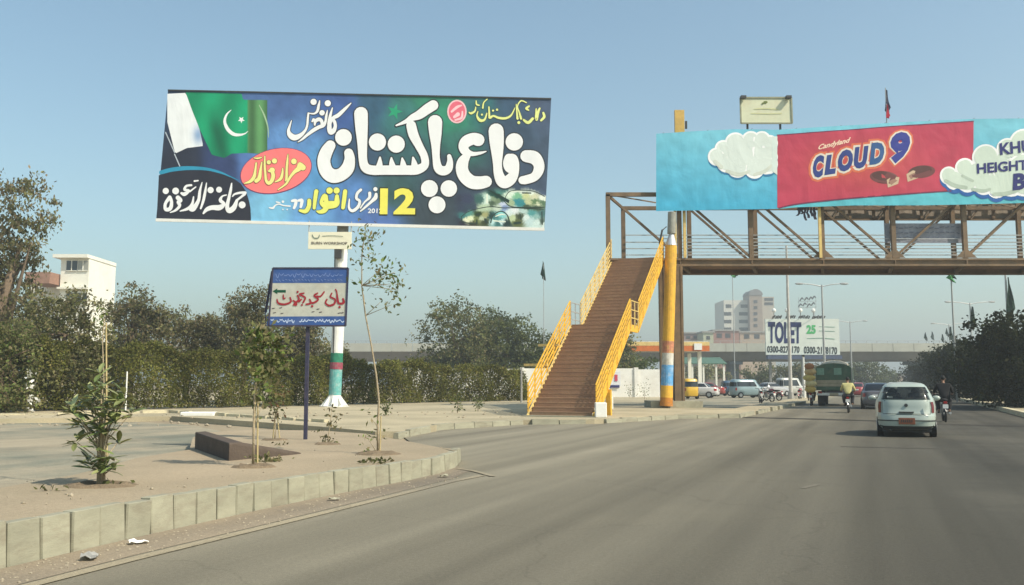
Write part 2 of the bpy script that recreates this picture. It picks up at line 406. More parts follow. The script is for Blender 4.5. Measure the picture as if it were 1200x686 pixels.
# right-hand kerb
kr = thing('right_kerb', 'x', 'x'); del kr['label']; del kr['category']; kr['kind'] = 'structure'
for p, d in resample([Vector((rightX(18) + .16, 18, 0)), Vector((rightX(110) + .16, 110, 0))], 1.3):
    shared('kerbstone', random.choice(klp), kr, p - Vector((0, 0, .02)), (0, 0, math.atan2(d.y, d.x) + random.uniform(-.02, .02)), (1.3, 1.6, .22))

# ================================================================== FOLIAGE
def leafmesh(name, pos, size, cols, seed, droop=0.0, aspect=.55, jit=.35):
    rng = np.random.default_rng(seed); n = len(pos)
    a = rng.normal(size=(n, 3)); a[:, 2] -= droop * 2.0; a /= np.linalg.norm(a, axis=1, keepdims=True)
    b = rng.normal(size=(n, 3)); b -= (b * a).sum(1, keepdims=True) * a; b /= np.linalg.norm(b, axis=1, keepdims=True)
    s = size * (1 + jit * rng.uniform(-1, 1, size=(n, 1)))
    nrm = np.cross(a, b)
    v = np.empty((n, 4, 3)); v[:, 0] = pos - a * s * .5; v[:, 1] = pos + b * s * aspect * .5 + nrm * s * .08; v[:, 2] = pos + a * s * .5; v[:, 3] = pos - b * s * aspect * .5 + nrm * s * .08
    me = bpy.data.meshes.new(name); me.vertices.add(n * 4); me.vertices.foreach_set('co', v.reshape(-1).astype(np.float32))
    me.loops.add(n * 4); me.loops.foreach_set('vertex_index', np.arange(n * 4, dtype=np.int32))
    me.polygons.add(n); me.polygons.foreach_set('loop_start', np.arange(0, n * 4, 4, dtype=np.int32))
    me.update(calc_edges=True)
    at = me.color_attributes.new('Col', 'FLOAT_COLOR', 'POINT')
    cols = np.array(cols); k = len(cols)
    ci = rng.integers(0, k, n); c = cols[ci] * rng.uniform(.65, 1.35, size=(n, 1)) * (1 + .28 * np.sin(pos[:, 0] * 1.1 + pos[:, 2] * 1.6 + seed) * np.sin(pos[:, 2] * 1.3 - pos[:, 0] * .7 + seed))[:, None]
    cc = np.ones((n, 4, 4)); cc[:, :, :3] = c[:, None, :]
    at.data.foreach_set('color', cc.reshape(-1).astype(np.float32))
    me.materials.append(LEAF); return me
def crownpts(lobes, nclump, per, cr, seed, inner=.45, flat_=.8):
    rng = np.random.default_rng(seed); L_ = np.array([[*c, *r] for c, r in lobes], float)
    vol = L_[:, 3] * L_[:, 4] * L_[:, 5]; idx = rng.choice(len(L_), nclump, p=vol / vol.sum())
    d = rng.normal(size=(nclump, 3)); d /= np.linalg.norm(d, axis=1, keepdims=True)
    rad = rng.uniform(inner ** 2, 1.0, size=(nclump, 1)) ** .5 * rng.uniform(.85, 1.12, size=(nclump, 1))
    cc = L_[idx, :3] + d * rad * L_[idx, 3:]
    cs = cr * rng.uniform(.5, 1.4, size=(nclump, 1, 1))
    p = cc[:, None, :] + rng.normal(size=(nclump, per, 3)) * cs * np.array([1, 1, flat_]) * .6
    return p.reshape(-1, 3), cc
GD = [(.11, .13, .045), (.09, .11, .04), (.145, .16, .06), (.075, .09, .033)]
GO = [(.185, .185, .075), (.15, .155, .06), (.23, .215, .10), (.12, .125, .052), (.21, .175, .095)]
GB = [(.18, .16, .085), (.21, .18, .10), (.14, .135, .065), (.23, .18, .11)]
GH = [(.17, .175, .038), (.13, .14, .033), (.19, .19, .05), (.10, .105, .028), (.21, .18, .065)]
GL = [(.13, .18, .045), (.17, .215, .065), (.10, .14, .04)]
TREES = 'trees and shrubs behind the hedge'
def tree(name, label, base, lobes, nclump, per, cr, leaf, cols, seed, trunk_h, trunk_r, group=None, cat='tree', droop=0, limbs=7, bark=None, inner=.4, aspect=.55):
    t = thing(name, label, cat, base, 0, group)
    lobes = [((c[0], c[1], c[2]), r) for c, r in lobes]
    p, cc = crownpts(lobes, nclump, per, cr, seed, inner)
    p[:, 2] = np.maximum(p[:, 2], .05)
    me = leafmesh('crown', p, leaf, cols, seed, droop, aspect)
    part('crown', me, LEAF, t, world=False)
    rr = random.Random(seed); mb = MB()
    bend = [Vector((rr.uniform(-.1, .1) * k, rr.uniform(-.1, .1) * k, trunk_h * k / 4)) for k in range(5)]
    mb.path(bend, [trunk_r * (1.25 - .14 * k) for k in range(5)], 8)
    for _ in range(limbs):
        q = Vector(cc[rr.randrange(len(cc))]); s = bend[rr.randrange(2, 5)]
        m = s.lerp(q, .5) + Vector((rr.uniform(-.2, .2), rr.uniform(-.2, .2), .12 * q.z * rr.random()))
        mb.path([s, m, q], [trunk_r * .5, trunk_r * .3, trunk_r * .1], 6, False)
    part('trunk', mb, bark or BARK, t, world=False, smooth=True)
    return t
def mtree(name, label, px, Y, wpx, topy, seed, cols, leaf=.3, dens=1.0, lob=None, low=.25, gz=.1, **k):
    """tree centred on photo column px at depth Y, wpx wide, with its top at row topy"""
    X = xx(px, 440, Y); H = (zy(topy, Y) - gz) * 1.05; Wd = wpx / F * Y / 2 * 1.12
    rr = random.Random(seed); lobes = []
    zc = H * (1 + low) / 2; hh = H * (1 - low) / 2
    lobes.append(((0, 0, zc), (Wd * .8, Wd * .8, hh * .9)))
    if low < .06: lobes.append(((0, 0, H * .22), (Wd * .92, Wd * .8, H * .26)))
    for _ in range(lob or 5):
        a = rr.uniform(0, 2 * PI); q = rr.uniform(.35, .62)
        lobes.append(((Wd * q * math.cos(a), Wd * q * math.sin(a), zc + hh * rr.uniform(-.5, .62)), (Wd * rr.uniform(.3, .5),) * 2 + (hh * rr.uniform(.25, .42),)))
    area = Wd * H; n = int(dens * area * 26.0 / (leaf * leaf)); per = 30
    return tree(name, label, (X, Y, gz), lobes, max(30, n // per), per, leaf * 1.9, leaf, cols, seed, H * .55, max(.08, H * .022), **k)

# hedge
hp = [G(x, y, VZ) for x, y in ((-90, 484), (40, 481.5), (150, 479.5), (300, 476.5), (420, 473.5), (520, 471), (612, 469.5))]
hh_ = [2.9, 2.95, 3.05, 2.75, 2.5, 2.3, 2.05]
rng = np.random.default_rng(5)
pos = []
hr = thing('hedge', 'long clipped green hedge running behind the service road', 'hedge', hp[3])
for i in range(len(hp) - 1):
    a, b = hp[i], hp[i + 1]; L_ = (b - a).length; n = int(L_ * 3600)
    t = rng.uniform(0, 1, n); h = hh_[i] + (hh_[i + 1] - hh_[i]) * t
    h = h * (1 + .06 * np.sin(t * L_ * .9 + i) + .05 * np.sin(t * L_ * 2.7 + i * 2) + .03 * np.sin(t * L_ * 7.1)) + rng.normal(0, .09, n)
    u = rng.uniform(-1, 1, n); z = rng.uniform(0.02, 1, n)
    sel = rng.uniform(0, 1, n); u = np.where(sel < .55, -np.abs(rng.normal(.85, .12, n)), u); z = np.where(sel > .8, 1 - np.abs(rng.normal(0, .05, n)), z)
    wob = .24 * np.sin(t * L_ * 1.9 + z * 4 + i) + .16 * np.sin(t * L_ * 4.3 - z * 7)
    d = (b - a).normalized(); nn = Vector((-d.y, d.x, 0))
    w_ = .75 * u * (1 - .25 * z ** 3) + wob
    px_ = np.stack([a.x + (b.x - a.x) * t + nn.x * w_, a.y + (b.y - a.y) * t + nn.y * w_, VZ + z * h], 1)
    pos.append(px_)
pos = np.concatenate(pos); pos = pos - np.array(hp[3])
part('foliage', leafmesh('foliage', pos, .115, GH, 3, aspect=.6), LEAF, hr, world=False, kind='stuff')
mb = MB()
for i in range(len(hp) - 1):
    a, b = hp[i], hp[i + 1]; k = int((b - a).length / .8)
    for j in range(k):
        q = a.lerp(b, (j + .5) / k); mb.path([q, q + Vector((random.uniform(-.1, .1), 0, 1)), q + Vector((random.uniform(-.25, .25), random.uniform(-.1, .1), 1.9))], [.04, .03, .01], 5)
part('stem', mb, BARK, hr, kind='stuff')

TL = [
 ('tall_tree', 'tallest drooping brown-green tree at the left edge of the photo', 2, 47, 92, 200, 11, GB + GO, dict(leaf=.2, dens=.42, lob=10, low=.10, droop=.8, limbs=16)),
 ('bushy_tree', 'grey-green bushy tree in front of the white house', 70, 42, 122, 326, 12, GO, dict(leaf=.17, dens=.8, lob=9, low=.0, limbs=12)),
 ('bushy_tree', 'low yellow-green tree under the tallest tree', 8, 38.5, 80, 372, 13, GL + GO + GO, dict(leaf=.16, dens=.9, lob=6, low=.0)),
 ('bushy_tree', 'rounded olive tree right of the white house', 152, 56, 84, 332, 14, GO + GB, dict(leaf=.2, dens=.8, lob=8, low=.1, limbs=12)),
 ('bushy_tree', 'low brownish tree between olive tree and feathery tree', 218, 60, 96, 360, 15, GB + GO, dict(leaf=.2, dens=.75, lob=7, low=.1, limbs=10)),
 ('feathery_tree', 'feathery open-crowned tree left of the blue mosque sign', 286, 58, 72, 332, 16, GO + GB, dict(leaf=.17, dens=.6, lob=8, low=.12, droop=.4, limbs=14)),
 ('bushy_tree', 'brownish tree directly behind the blue mosque sign', 345, 62, 84, 368, 17, GB + GO, dict(leaf=.2, dens=.75, lob=6, low=.1)),
 ('bushy_tree', 'small olive tree behind the hedge beside the painted pole', 390, 66, 40, 396, 18, GO, dict(leaf=.2, dens=.8, lob=5, low=.1)),
 ('dense_tree', 'broad dense round tree left of the footbridge stairs', 534, 92, 116, 355, 21, GD + GO, dict(leaf=.3, dens=1.0, lob=9, low=.0)),
 ('dense_tree', 'darker dense round tree touching the footbridge stairs', 592, 95, 100, 360, 22, GD, dict(leaf=.3, dens=1.0, lob=8, low=.0)),
 ('dense_tree', 'small dark tree tucked behind the stair landing', 642, 99, 50, 388, 23, GD, dict(leaf=.3, dens=1.0, lob=5, low=.0)),
 ('dense_tree', 'dark tree seen under the upper stair flight', 722, 96, 56, 388, 24, GD + GO, dict(leaf=.3, dens=1.0, lob=6, low=.0)),
 ('dense_tree', 'low tree behind the white wall between stairs and pillar', 752, 100, 50, 416, 25, GD + GL, dict(leaf=.3, dens=1, lob=5, low=.0)),
]
for nm, lb, px, Y, wp, ty, sd_, cols, kw in TL:
    mtree(nm, lb, px, Y, wp, ty, sd_, cols, group=TREES, **kw)
# trees along the right verge
RT = [(1215, 47, 160, 360, 'nearest dark tree on the right verge, cut by the photo edge'),
      (1180, 53, 108, 380, 'second dark tree on the right verge beneath the nearest lamp'),
      (1150, 62, 84, 392, 'third dark tree on the right verge'),
      (1130, 74, 70, 397, 'fourth dark tree on the right verge at the flyover edge'),
      (1112, 92, 60, 407, 'fifth dark tree on the right verge under the flyover end'),
      (1096, 118, 52, 418, 'sixth tree on the right verge just under the flyover'),
      (1078, 165, 44, 428, 'farthest tree on the right verge beyond the flyover')]
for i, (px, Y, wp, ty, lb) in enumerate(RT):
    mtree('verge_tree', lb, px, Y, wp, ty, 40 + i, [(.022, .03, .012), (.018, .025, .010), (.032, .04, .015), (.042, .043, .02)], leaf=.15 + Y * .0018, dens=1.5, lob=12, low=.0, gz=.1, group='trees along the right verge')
for (px, Y, wp, ty, sd_, lb, g_) in ((1015, 190, 56, 421, 51, 'dark tree under the flyover behind the green truck', GD), (925, 165, 66, 424, 52, 'dark tree under the flyover above the parked motorbikes', GD + GO), (832, 160, 64, 428, 53, 'olive tree under the flyover left of the pier', GO),
        (886, 168, 40, 426, 54, 'dark tree under the flyover just right of the pier', GD), (960, 185, 60, 426, 55, 'tree under the flyover hidden behind the green truck', GD), (1038, 230, 34, 432, 56, 'small hazy tree beyond the flyover left of the road end', GD), (798, 165, 50, 430, 57, 'olive tree beyond the green shed roof', GO + GD)):
    mtree('dense_tree', lb, px, Y, wp, ty, sd_, g_, leaf=.45, dens=.9, lob=7, low=.0, group='trees beyond the road')
# hedge-side bits: white blossom bush
p, cc = crownpts([((0, 0, 1.2), (.35, .3, .75)), ((.1, 0, .4), (.35, .3, .4))], 12, 6, .12, 9)
o = part('blossom_bush', leafmesh('blossom_bush', p, .16, [(.75, .72, .66), (.6, .58, .5), (.8, .78, .74), (.12, .13, .05)], 9), LEAF); o.location = G(34, 484.5, VZ)
tag(o, 'pale blossoming bush against the hedge at the far left', 'bush')

# ================================================================== DISTANCE
def bld(name, label, x0, x1, y0, Y, depth, mat_, z0=0, cat='building', group=None):
    t = thing(name, label, cat, (xx((x0 + x1) / 2, y0, Y), Y, 0), 0, group)
    X0, X1 = xx(x0, y0, Y), xx(x1, y0, Y); H = zy(y0, Y)
    part('wall', MB().box(((X0 + X1) / 2, Y + depth / 2, (H + z0) / 2), (X1 - X0, depth, H - z0)), mat_, t)
    return t, X0, X1, H
def win(t, px0, px1, py0, py1, Y, m=GLS, frame=True):
    a = P(px0, py1, Y); b = P(px1, py0, Y)
    wd, hh2 = b.x - a.x, b.z - a.z; c = ((a.x + b.x) / 2, Y - .03, (a.z + b.z) / 2)
    f = part('window', MB().box(c, (wd, .12, hh2)), m, t)
    if frame:
        e = min(.25, wd * .12); mb = MB()
        mb.box((c[0], Y - .12, b.z - e / 4), (wd, .1, e / 2)); mb.box((c[0], Y - .12, a.z + e / 4), (wd, .1, e / 2)); mb.box((c[0], Y - .121, c[2]), (e / 2, .1, hh2 - e))
        part('frame', mb, WHITEB, f)
    return f
# white house left
hY = 112
wh = thing('white_house', 'white multi-storey house with dark windows above the left trees', 'building', (xx(100, 400, hY), hY, 0))
X0, X1, X2 = xx(72, 300, hY), xx(105, 300, hY), xx(136, 306, hY + 8)
part('wall', MB().prism([(X0, hY), (X1, hY), (X2, hY + 8), (X2 - 3.2, hY + 12), (X0, hY + 9)], 0, zy(303, hY)), WHITEB, wh)
part('roof', MB().prism([(X0 - .7, hY - .8), (X1 + .1, hY - .8), (X2 + .1, hY + 7.9), (X2 - 3.2, hY + 12.3), (X0 - .7, hY + 9.3)], zy(303, hY), zy(299, hY)), WHITEB, wh)
win(wh, 78, 91, 305, 318, hY); win(wh, 91.6, 104, 305, 318, hY, mk('pale_pane', (.3, .3, .26), .3))
win(wh, 78, 90, 343, 358, hY); win(wh, 91, 102, 343, 358, hY)
part('ledge', MB().box(((X0 + X1) / 2, hY - .3, zy(338, hY)), (X1 - X0 + .2, .6, .25)), WHITEB, wh)
part('side_wing', MB().box((xx(54, 350, hY + 3), hY + 6, zy(320, hY) / 2), (4.1, 6, zy(320, hY))), WHITEB, wh)
part('brick_parapet', MB().box((xx(55, 330, hY), hY + .2, zy(328, hY)), (3.0, 5, 1.4)), mk('brick', (.3, .17, .12), .9), wh)
# beyond-the-flyover hospital-like block
bt, a_, b_, H_ = bld('office_block', 'white multi-storey block with dark window bands and round-topped brown tower', 848, 878, 352, 450, 20, mk('block_white', (.62, .6, .52), .8, .05, .1))
for yy in (357, 366, 375, 384):
    for (p0, p1) in ((848.5, 857), (866, 877)):
        win(bt, p0 if yy > 357 else p0 + 2, p1, yy, yy + 4, 450, DKM, False)
TOW = mk('tower_brown', (.32, .25, .19), .9, .08, .2)
mb = MB(); Xa, Xb = xx(878, 345, 446), xx(893, 345, 446); mb.box(((Xa + Xb) / 2, 452, zy(346, 446) / 2), (Xb - Xa, 12, zy(346, 446)))
part('tower', mb, TOW, bt)
mb = MB(); n = 12; zt_ = zy(346, 446); cxm = (Xa + Xb) / 2; rw = (Xb - Xa) / 2 + .3
arc = [(cxm + rw * math.cos(PI * i / n), zt_ + rw * .85 * math.sin(PI * i / n)) for i in range(n + 1)]
vs = [(x, 445.7, z) for x, z in arc] + [(x, 458, z) for x, z in arc]
mb.add(vs, [tuple(range(n + 1)), tuple(reversed(range(n + 1, 2 * n + 2)))] + [(i, n + 1 + i, n + 2 + i, i + 1) for i in range(n)] + [(0, n, 2 * n + 1, n + 1)])
part('arched_roof', mb, mk('roof_grey', (.2, .19, .18), .8), bt)
for yy in (352, 359, 366, 373, 380): win(bt, 883.5, 887.5, yy, yy + 3.2, 445.9, DKM, False)
mb = MB(); Xc, Xd = xx(893, 350, 448), xx(907, 350, 448); mb.box(((Xc + Xd) / 2, 454, zy(348, 448) / 2), (Xd - Xc - .1, 12, zy(348, 448)))
part('wing', mb, mk('wing_beige', (.45, .4, .32), .9, .05, .2), bt)
for yy in (349.5, 354.5): win(bt, 896, 906, yy, yy + 3, 447.9, DKM, False)
bg2 = 'low roadside buildings beyond the flyover'
def lowb(label, x0, x1, y0, Y, mat_, wins=()):
    t, a1, b1, h1 = bld('roadside_building', label, x0, x1, y0, Y, 12, mat_, group=bg2)
    part('roof', MB().box(((a1 + b1) / 2, Y + 6, h1 + .25), (b1 - a1 + .8, 12.8, .5)), CONC, t)
    for (p0, p1, q0, q1) in wins: win(t, p0, p1, q0, q1, Y - .01, DKM, False)
lowb('red-brown building with a pale sign just left of the white block', 836, 866, 388, 330, mk('redbrown', (.32, .17, .13), .9), ((840, 846, 391, 396), (850, 856, 391, 396)))
lowb('pale green building end at the left above the fuel canopy', 824, 836, 390, 300, mk('palegreen', (.42, .43, .3), .9), ((828, 832, 394, 398),))
lowb('long low reddish building left above the fuel canopy', 801, 823, 391, 310, mk('reddish', (.3, .2, .17), .9), ((804, 809, 394, 397), (813, 818, 394, 397)))
lowb('low brown building between the white block and the TOLET hoarding', 867, 897, 390, 340, mk('brownlow', (.42, .33, .24), .9), ((872, 878, 392, 397), (884, 890, 392, 397)))
lowb('white tall building glimpsed under the flyover beside the road', 1019, 1028, 423, 260, mk('w2', (.7, .7, .64), .9), ((1021, 1023, 427, 431),))
lowb('small pinkish building at the vanishing point of the road', 1040, 1060, 440, 420, mk('pinkish', (.45, .3, .25), .9), ((1046, 1050, 442, 445),))
lowb('pale low building behind the truck under the flyover', 935, 1018, 433, 280, mk('pale3', (.4, .38, .32), .9), ((950, 956, 437, 441), (966, 972, 437, 441), (1002, 1008, 437, 441)))

# ---- flyover
FY = 172
fl = thing('flyover', 'long grey concrete flyover crossing the whole background', 'flyover', (10, FY, 0))
XL, XR = -75, xx(1135, 410, FY)
zb, zm, zt = zy(423, FY), zy(411, FY), zy(402.5, FY)
mb = MB()
sect = [(0, zm - .25), (1.2, zb + .2), (1.5, zb), (8.5, zb), (8.8, zb + .2), (10, zm - .25), (10, zm), (0, zm)]
vs = [(XL, FY + a1, b1) for a1, b1 in sect] + [(XR, FY + a1, b1) for a1, b1 in sect]; n = len(sect)
mb.add(vs, [tuple(range(n)), tuple(reversed(range(n, 2 * n)))] + [(i, n + i, n + (i + 1) % n, (i + 1) % n) for i in range(n)])
part('deck', mb, mk('girder', (.2, .185, .165), .9, .15, .4, dirt=(.13, .12, .11), dirt_amt=.5), fl)
PAR = mk('parapet', (.42, .42, .36), .9, .08, .5)
k = 0; x = XL
while x < XR - 1:
    part('parapet_panel', MB().box((x + 1.96, FY - .12, (zm + zt) / 2 - .1), (3.92, .22, zt - zm + .2)), PAR, fl); x += 4.0
for x in np.arange(XL + 1, XR, 2.0):
    k += 1
mb = MB(); mb.beam((XL, FY, zt + .45), (XR, FY, zt + .45), .08, .08)
part('handrail', mb, GALV, fl)
mb = MB()
for x in np.arange(XL + 1, XR, 2.0): mb.box((x, FY, zt + .22), (.07, .07, .46))
part('rail_posts', mb, GALV, fl, kind='stuff')
PIER = mk('pier', (.14, .155, .17), .9, .15, .5)
for px in (-20, 120, 300, 455, 640, 866, 1088):
    Xp = xx(px, 440, FY); t_ = MB().box((Xp, FY + 5, zb / 2), (1.9, 3.2, zb)); t_.box((Xp, FY + 5, zb - .35), (2.5, 6.5, .68))
    part('pier', t_, PIER, fl)

# ---- unipole billboard (left)
BY = 47.5
STACK = [0]
def surf(Y0, wob=None, k=1.0):
    def f(x, y, off=0.0):
        p = P(x, y, Y0)
        if wob: p.y += wob(x, y)
        p.y -= off * k; return p
    return f
def stroke_px(mb, pts, S_, off, n=6, closed=False):
    """round brush through (x,y,width) pixels"""
    pts = [tuple(map(float, p)) for p in pts]; m = len(pts); c = []
    if m == 1: return disc_px(mb, pts[0][0], pts[0][1], pts[0][2] / 2, S_, off)
    g = lambda i: pts[i % m] if closed else pts[max(0, min(m - 1, i))]
    rng_ = range(m if closed else m - 1)
    for i in rng_:
        p0, p1, p2, p3 = g(i - 1), g(i), g(i + 1), g(i + 2)
        for k in range(n):
            t = k / n; t2 = t * t; t3 = t2 * t
            c.append(tuple(.5 * (2 * p1[j] + (p2[j] - p0[j]) * t + (2 * p0[j] - 5 * p1[j] + 4 * p2[j] - p3[j]) * t2 + (3 * p1[j] - p0[j] - 3 * p2[j] + p3[j]) * t3) for j in range(3)))
    c.append(c[0] if closed else pts[-1]); K = len(c); base = off; vs = []; fs = []
    d = 0
    for i, (x, y, w_) in enumerate(c):
        a = c[max(0, i - 1)]; b = c[min(K - 1, i + 1)]; dx, dy = b[0] - a[0], b[1] - a[1]; l = math.hypot(dx, dy) or 1
        nx, ny = -dy / l, dx / l; o_ = base + .00025 * i
        w_ = max(.15, w_)
        vs += [S_(x + nx * w_ / 2, y + ny * w_ / 2, o_), S_(x, y, o_), S_(x - nx * w_ / 2, y - ny * w_ / 2, o_)]
    for i in range(K - 1):
        fs += [(3 * i, 3 * i + 3, 3 * i + 4, 3 * i + 1), (3 * i + 1, 3 * i + 4, 3 * i + 5, 3 * i + 2)]
    mb.add(vs, fs)
    if not closed:
        disc_px(mb, c[0][0], c[0][1], max(.07, c[0][2] / 2), S_, base - .0003, 14); disc_px(mb, c[-1][0], c[-1][1], max(.07, c[-1][2] / 2), S_, base + .00025 * K, 14)
def disc_px(mb, x, y, r, S_, off, n=20, ry=None, rot=0):
    ry = ry or r; ca, sa = math.cos(rot), math.sin(rot)
    vs = []
    for i in range(n):
        a = 2 * PI * i / n; u, v = r * math.cos(a), ry * math.sin(a); vs.append(S_(x + u * ca - v * sa, y + u * sa + v * ca, off))
    mb.add(vs, [tuple(range(n))])
def poly_px(mb, pts, S_, off):
    mb.add([S_(x, y, off) for x, y in pts], [tuple(range(len(pts)))])
def draw(name, strokes, S_, m, parent, off, T=(0, 0, 1), grow=0.0, label=None, step=.0015):
    """strokes in zoom coordinates T=(x0,y0,scale)"""
    x0, y0, s = T; mb = MB(); o_ = off
    for st in strokes:
        pts = [(x0 + q[0] / s, y0 + q[1] / s, q[2] / s + grow) for q in st]; stroke_px(mb, pts, S_, o_); o_ += step
    # triangulated n-gons are fine here (convex)
    return part(name, mb, m, parent, label=label)
def text_px(name, s, TLp, TRp, BLp, S_, m, parent, off, bold=0.0, shear=0, grow=0, label=None, space=1.0, mb=None):
    cu = bpy.data.curves.new('t', 'FONT'); cu.body = s; cu.size = 1; cu.offset = bold; cu.shear = shear; cu.space_character = space; cu.resolution_u = 3; cu.fill_mode = 'FRONT'
    o = bpy.data.objects.new('t', cu); COL.objects.link(o); dg = bpy.context.evaluated_depsgraph_get()
    me = bpy.data.meshes.new_from_object(o.evaluated_get(dg)); bpy.data.objects.remove(o)
    v = [tuple(q.co) for q in me.vertices]; fs = [tuple(q.vertices) for q in me.polygons]; bpy.data.meshes.remove(me)
    xs = [q[0] for q in v]; ys = [q[1] for q in v]; x0, x1, y0, y1 = min(xs), max(xs), min(ys), max(ys)
    out = []
    for q in v:
        u = (q[0] - x0) / (x1 - x0); w_ = (y1 - q[1]) / (y1 - y0)
        out.append(S_(TLp[0] + (TRp[0] - TLp[0]) * u + (BLp[0] - TLp[0]) * w_, TLp[1] + (TRp[1] - TLp[1]) * u + (BLp[1] - TLp[1]) * w_, off))
    if mb is not None: mb.add(out, fs); return
    return part(name, MB().add(out, fs), m, parent, label=label)
def colgrid(name, x0, x1, y0f, y1f, nx, ny, S_, colf, m, parent, off=0, xe=None):
    vs = []; cs = []; fs = []
    for j in range(ny + 1):
        for i in range(nx + 1):
            u, v = i / nx, j / ny
            if xe: xa, xb = xe(v)
            else: xa, xb = x0, x1
            x = xa + (xb - xa) * u; y = y0f(x) + (y1f(x) - y0f(x)) * v
            vs.append(S_(x, y, off)); cs.append(colf(x, y))
    for j in range(ny):
        for i in range(nx):
            a = j * (nx + 1) + i; fs.append((a, a + nx + 1, a + nx + 2, a + 1))
    mb = MB().add(vs, fs); me = mb.mesh(name, origin(parent)); me.materials.append(m)
    at = me.color_attributes.new('Col', 'FLOAT_COLOR', 'POINT')
    for i, c in enumerate(cs): at.data[i].color = (*c, 1)
    return part(name, me, m, parent)
def idw(ctrl, pw=2.2):
    def f(x, y):
        sw = 0; r = [0, 0, 0]
        for (a, b, c) in ctrl:
            d = ((x - a) ** 2 + (y - b) ** 2) / 100 + .3; w_ = d ** (-pw / 1.0); sw += w_
            for k in range(3): r[k] += c[k] * w_
        return tuple(q / sw for q in r)
    return f
KV = .95
INK = {}
def ink(r, g, b, k=KV):
    key = (r, g, b, k)
    if key not in INK: m_ = flat('print_%d_%d_%d' % (r, g, b), C(r, g, b, k), .5, .03); wrinkle(m_.node_tree, m_.node_tree.nodes['Principled BSDF']); INK[key] = m_
    return INK[key]
PW = flat('print_white', (.86, .86, .86), .5, .02); wrinkle(PW.node_tree, PW.node_tree.nodes['Principled BSDF'])

from mathutils import noise as mnoise
bb = thing('billboard', 'wide Urdu rally billboard on the white and turquoise painted pole', 'billboard', (xx(392, 474, BY), BY + .6, VZ))
topL = lambda x: 106 + (x - 197) * (116 - 106) / 449.0
botL = lambda x: 257 + (x - 183) * (268 - 257) / 455.0
def xedge(v): return 197 - 14 * v, 646 - 8 * v
SB = surf(BY, None, .3)
ctrl = [(200, 115, C(40, 60, 90)), (215, 190, C(35, 42, 62)), (260, 195, C(40, 60, 110)), (330, 120, C(60, 100, 160)), (340, 165, C(80, 140, 205)), (300, 190, C(70, 120, 190)), (370, 200, C(70, 150, 210)),
        (320, 245, C(110, 190, 230)), (360, 250, C(90, 160, 220)), (400, 130, C(50, 90, 160)), (420, 180, C(50, 80, 110)), (415, 235, C(70, 130, 200)), (440, 120, C(40, 90, 120)), (470, 130, C(40, 120, 115)), (500, 112, C(30, 130, 100)),
        (530, 135, C(20, 140, 105)), (480, 180, C(45, 95, 100)), (460, 225, C(50, 90, 90)), (520, 200, C(50, 65, 85)), (505, 250, C(55, 70, 80)), (560, 120, C(35, 110, 115)), (600, 118, C(50, 85, 115)), (640, 125, C(65, 85, 115)), (635, 200, C(60, 80, 105)),
        (590, 160, C(50, 75, 100)), (560, 225, C(50, 62, 80)), (540, 170, C(40, 110, 100)), (440, 258, C(70, 110, 180))]
fb = idw(ctrl)
def bcol(x, y):
    c = fb(x, y); n_ = mnoise.noise(Vector((x * .09, y * .09, 3))) * .22 + mnoise.noise(Vector((x * .3, y * .3, 8))) * .12
    g_ = (c[0] + c[1] + c[2]) / 3
    return tuple(max(0, (q * .84 + g_ * .16) * (1 + n_) + .008) for q in c)
colgrid('printed_sheet', 0, 0, topL, botL, 150, 52, SB, bcol, PRINT, bb, 0, xedge)
# panel body and frame
mb = MB(); q = [P(197, 106, BY), P(646, 116, BY), P(638, 268, BY), P(183, 257, BY)]
vs = [Vector((p_.x, BY + .01, p_.z)) for p_ in q] + [Vector((p_.x, BY + .16, p_.z)) for p_ in q]
mb.add(vs, [(0, 1, 2, 3), (7, 6, 5, 4), (0, 4, 5, 1), (1, 5, 6, 2), (2, 6, 7, 3), (3, 7, 4, 0)])
part('backing_panel', mb, GALV, bb)
mb = MB()
for f_ in (0.08, .36, .64, .92):
    a = q[0].lerp(q[3], f_); b = q[1].lerp(q[2], f_); a.y = b.y = BY + .26; mb.beam(a, b, .14, .14)
for f_ in np.linspace(.03, .97, 9):
    a = q[0].lerp(q[1], f_); b = q[3].lerp(q[2], f_); a.y = b.y = BY + .40; mb.beam(a, b, .12, .12)
part('frame', mb, STEEL, bb)
mb = MB(); 
for k_, (u0, u1) in enumerate(((q[3], q[2]),)):
    a = u0.copy(); b = u1.copy(); a.y = b.y = BY - .03; a.z -= .05; b.z -= .05; mb.beam(a, b, .08, .16)
part('bottom_edge', mb, WHITE, bb)
mb = MB(); a = q[0].copy(); b = q[1].copy(); a.y = b.y = BY - .02; mb.beam(a, b, .06, .07); part('top_edge', mb, DKM, bb)
# printed artwork ---------------------------------
def ppoly(name, pts, m, off, parent=None, S_=None):
    mb = MB(); poly_px(mb, pts, S_ or SB, off); return part(name, mb, m, parent or bb)
# flag, in zoom coords (190,100) s=6.857
z8 = lambda pts: [(190 + x / 6.857, 100 + y / 6.857) for x, y in pts]
GRN = (20, 150, 100)
def fcol(x, y):
    zx, zy_ = (x - 190) * 6.857, (y - 100) * 6.857
    b = np.array(C(22, 150, 105)); d = np.array(C(20, 80, 60)); l = np.array(C(60, 190, 140)); o = np.array(C(95, 150, 95))
    t = .5 + .5 * math.sin((zx + zy_ * .25) * .021 - 1.0); c = b * (.75 + .45 * t)
    if zx > 690: c = o * (.8 + .3 * math.sin(zx * .05))
    s_ = math.exp(-((zx - (330 + zy_ * .3)) / 60) ** 2) * min(1, max(0, (zy_ - 120) / 250)); c = c * (1 - .6 * s_) + d * .4 * s_
    return tuple(c)
fa = lambda x: np.interp((x - 190) * 6.857, [190, 640, 650, 700, 840], [55, 68, 118, 118, 120]) / 6.857 + 100
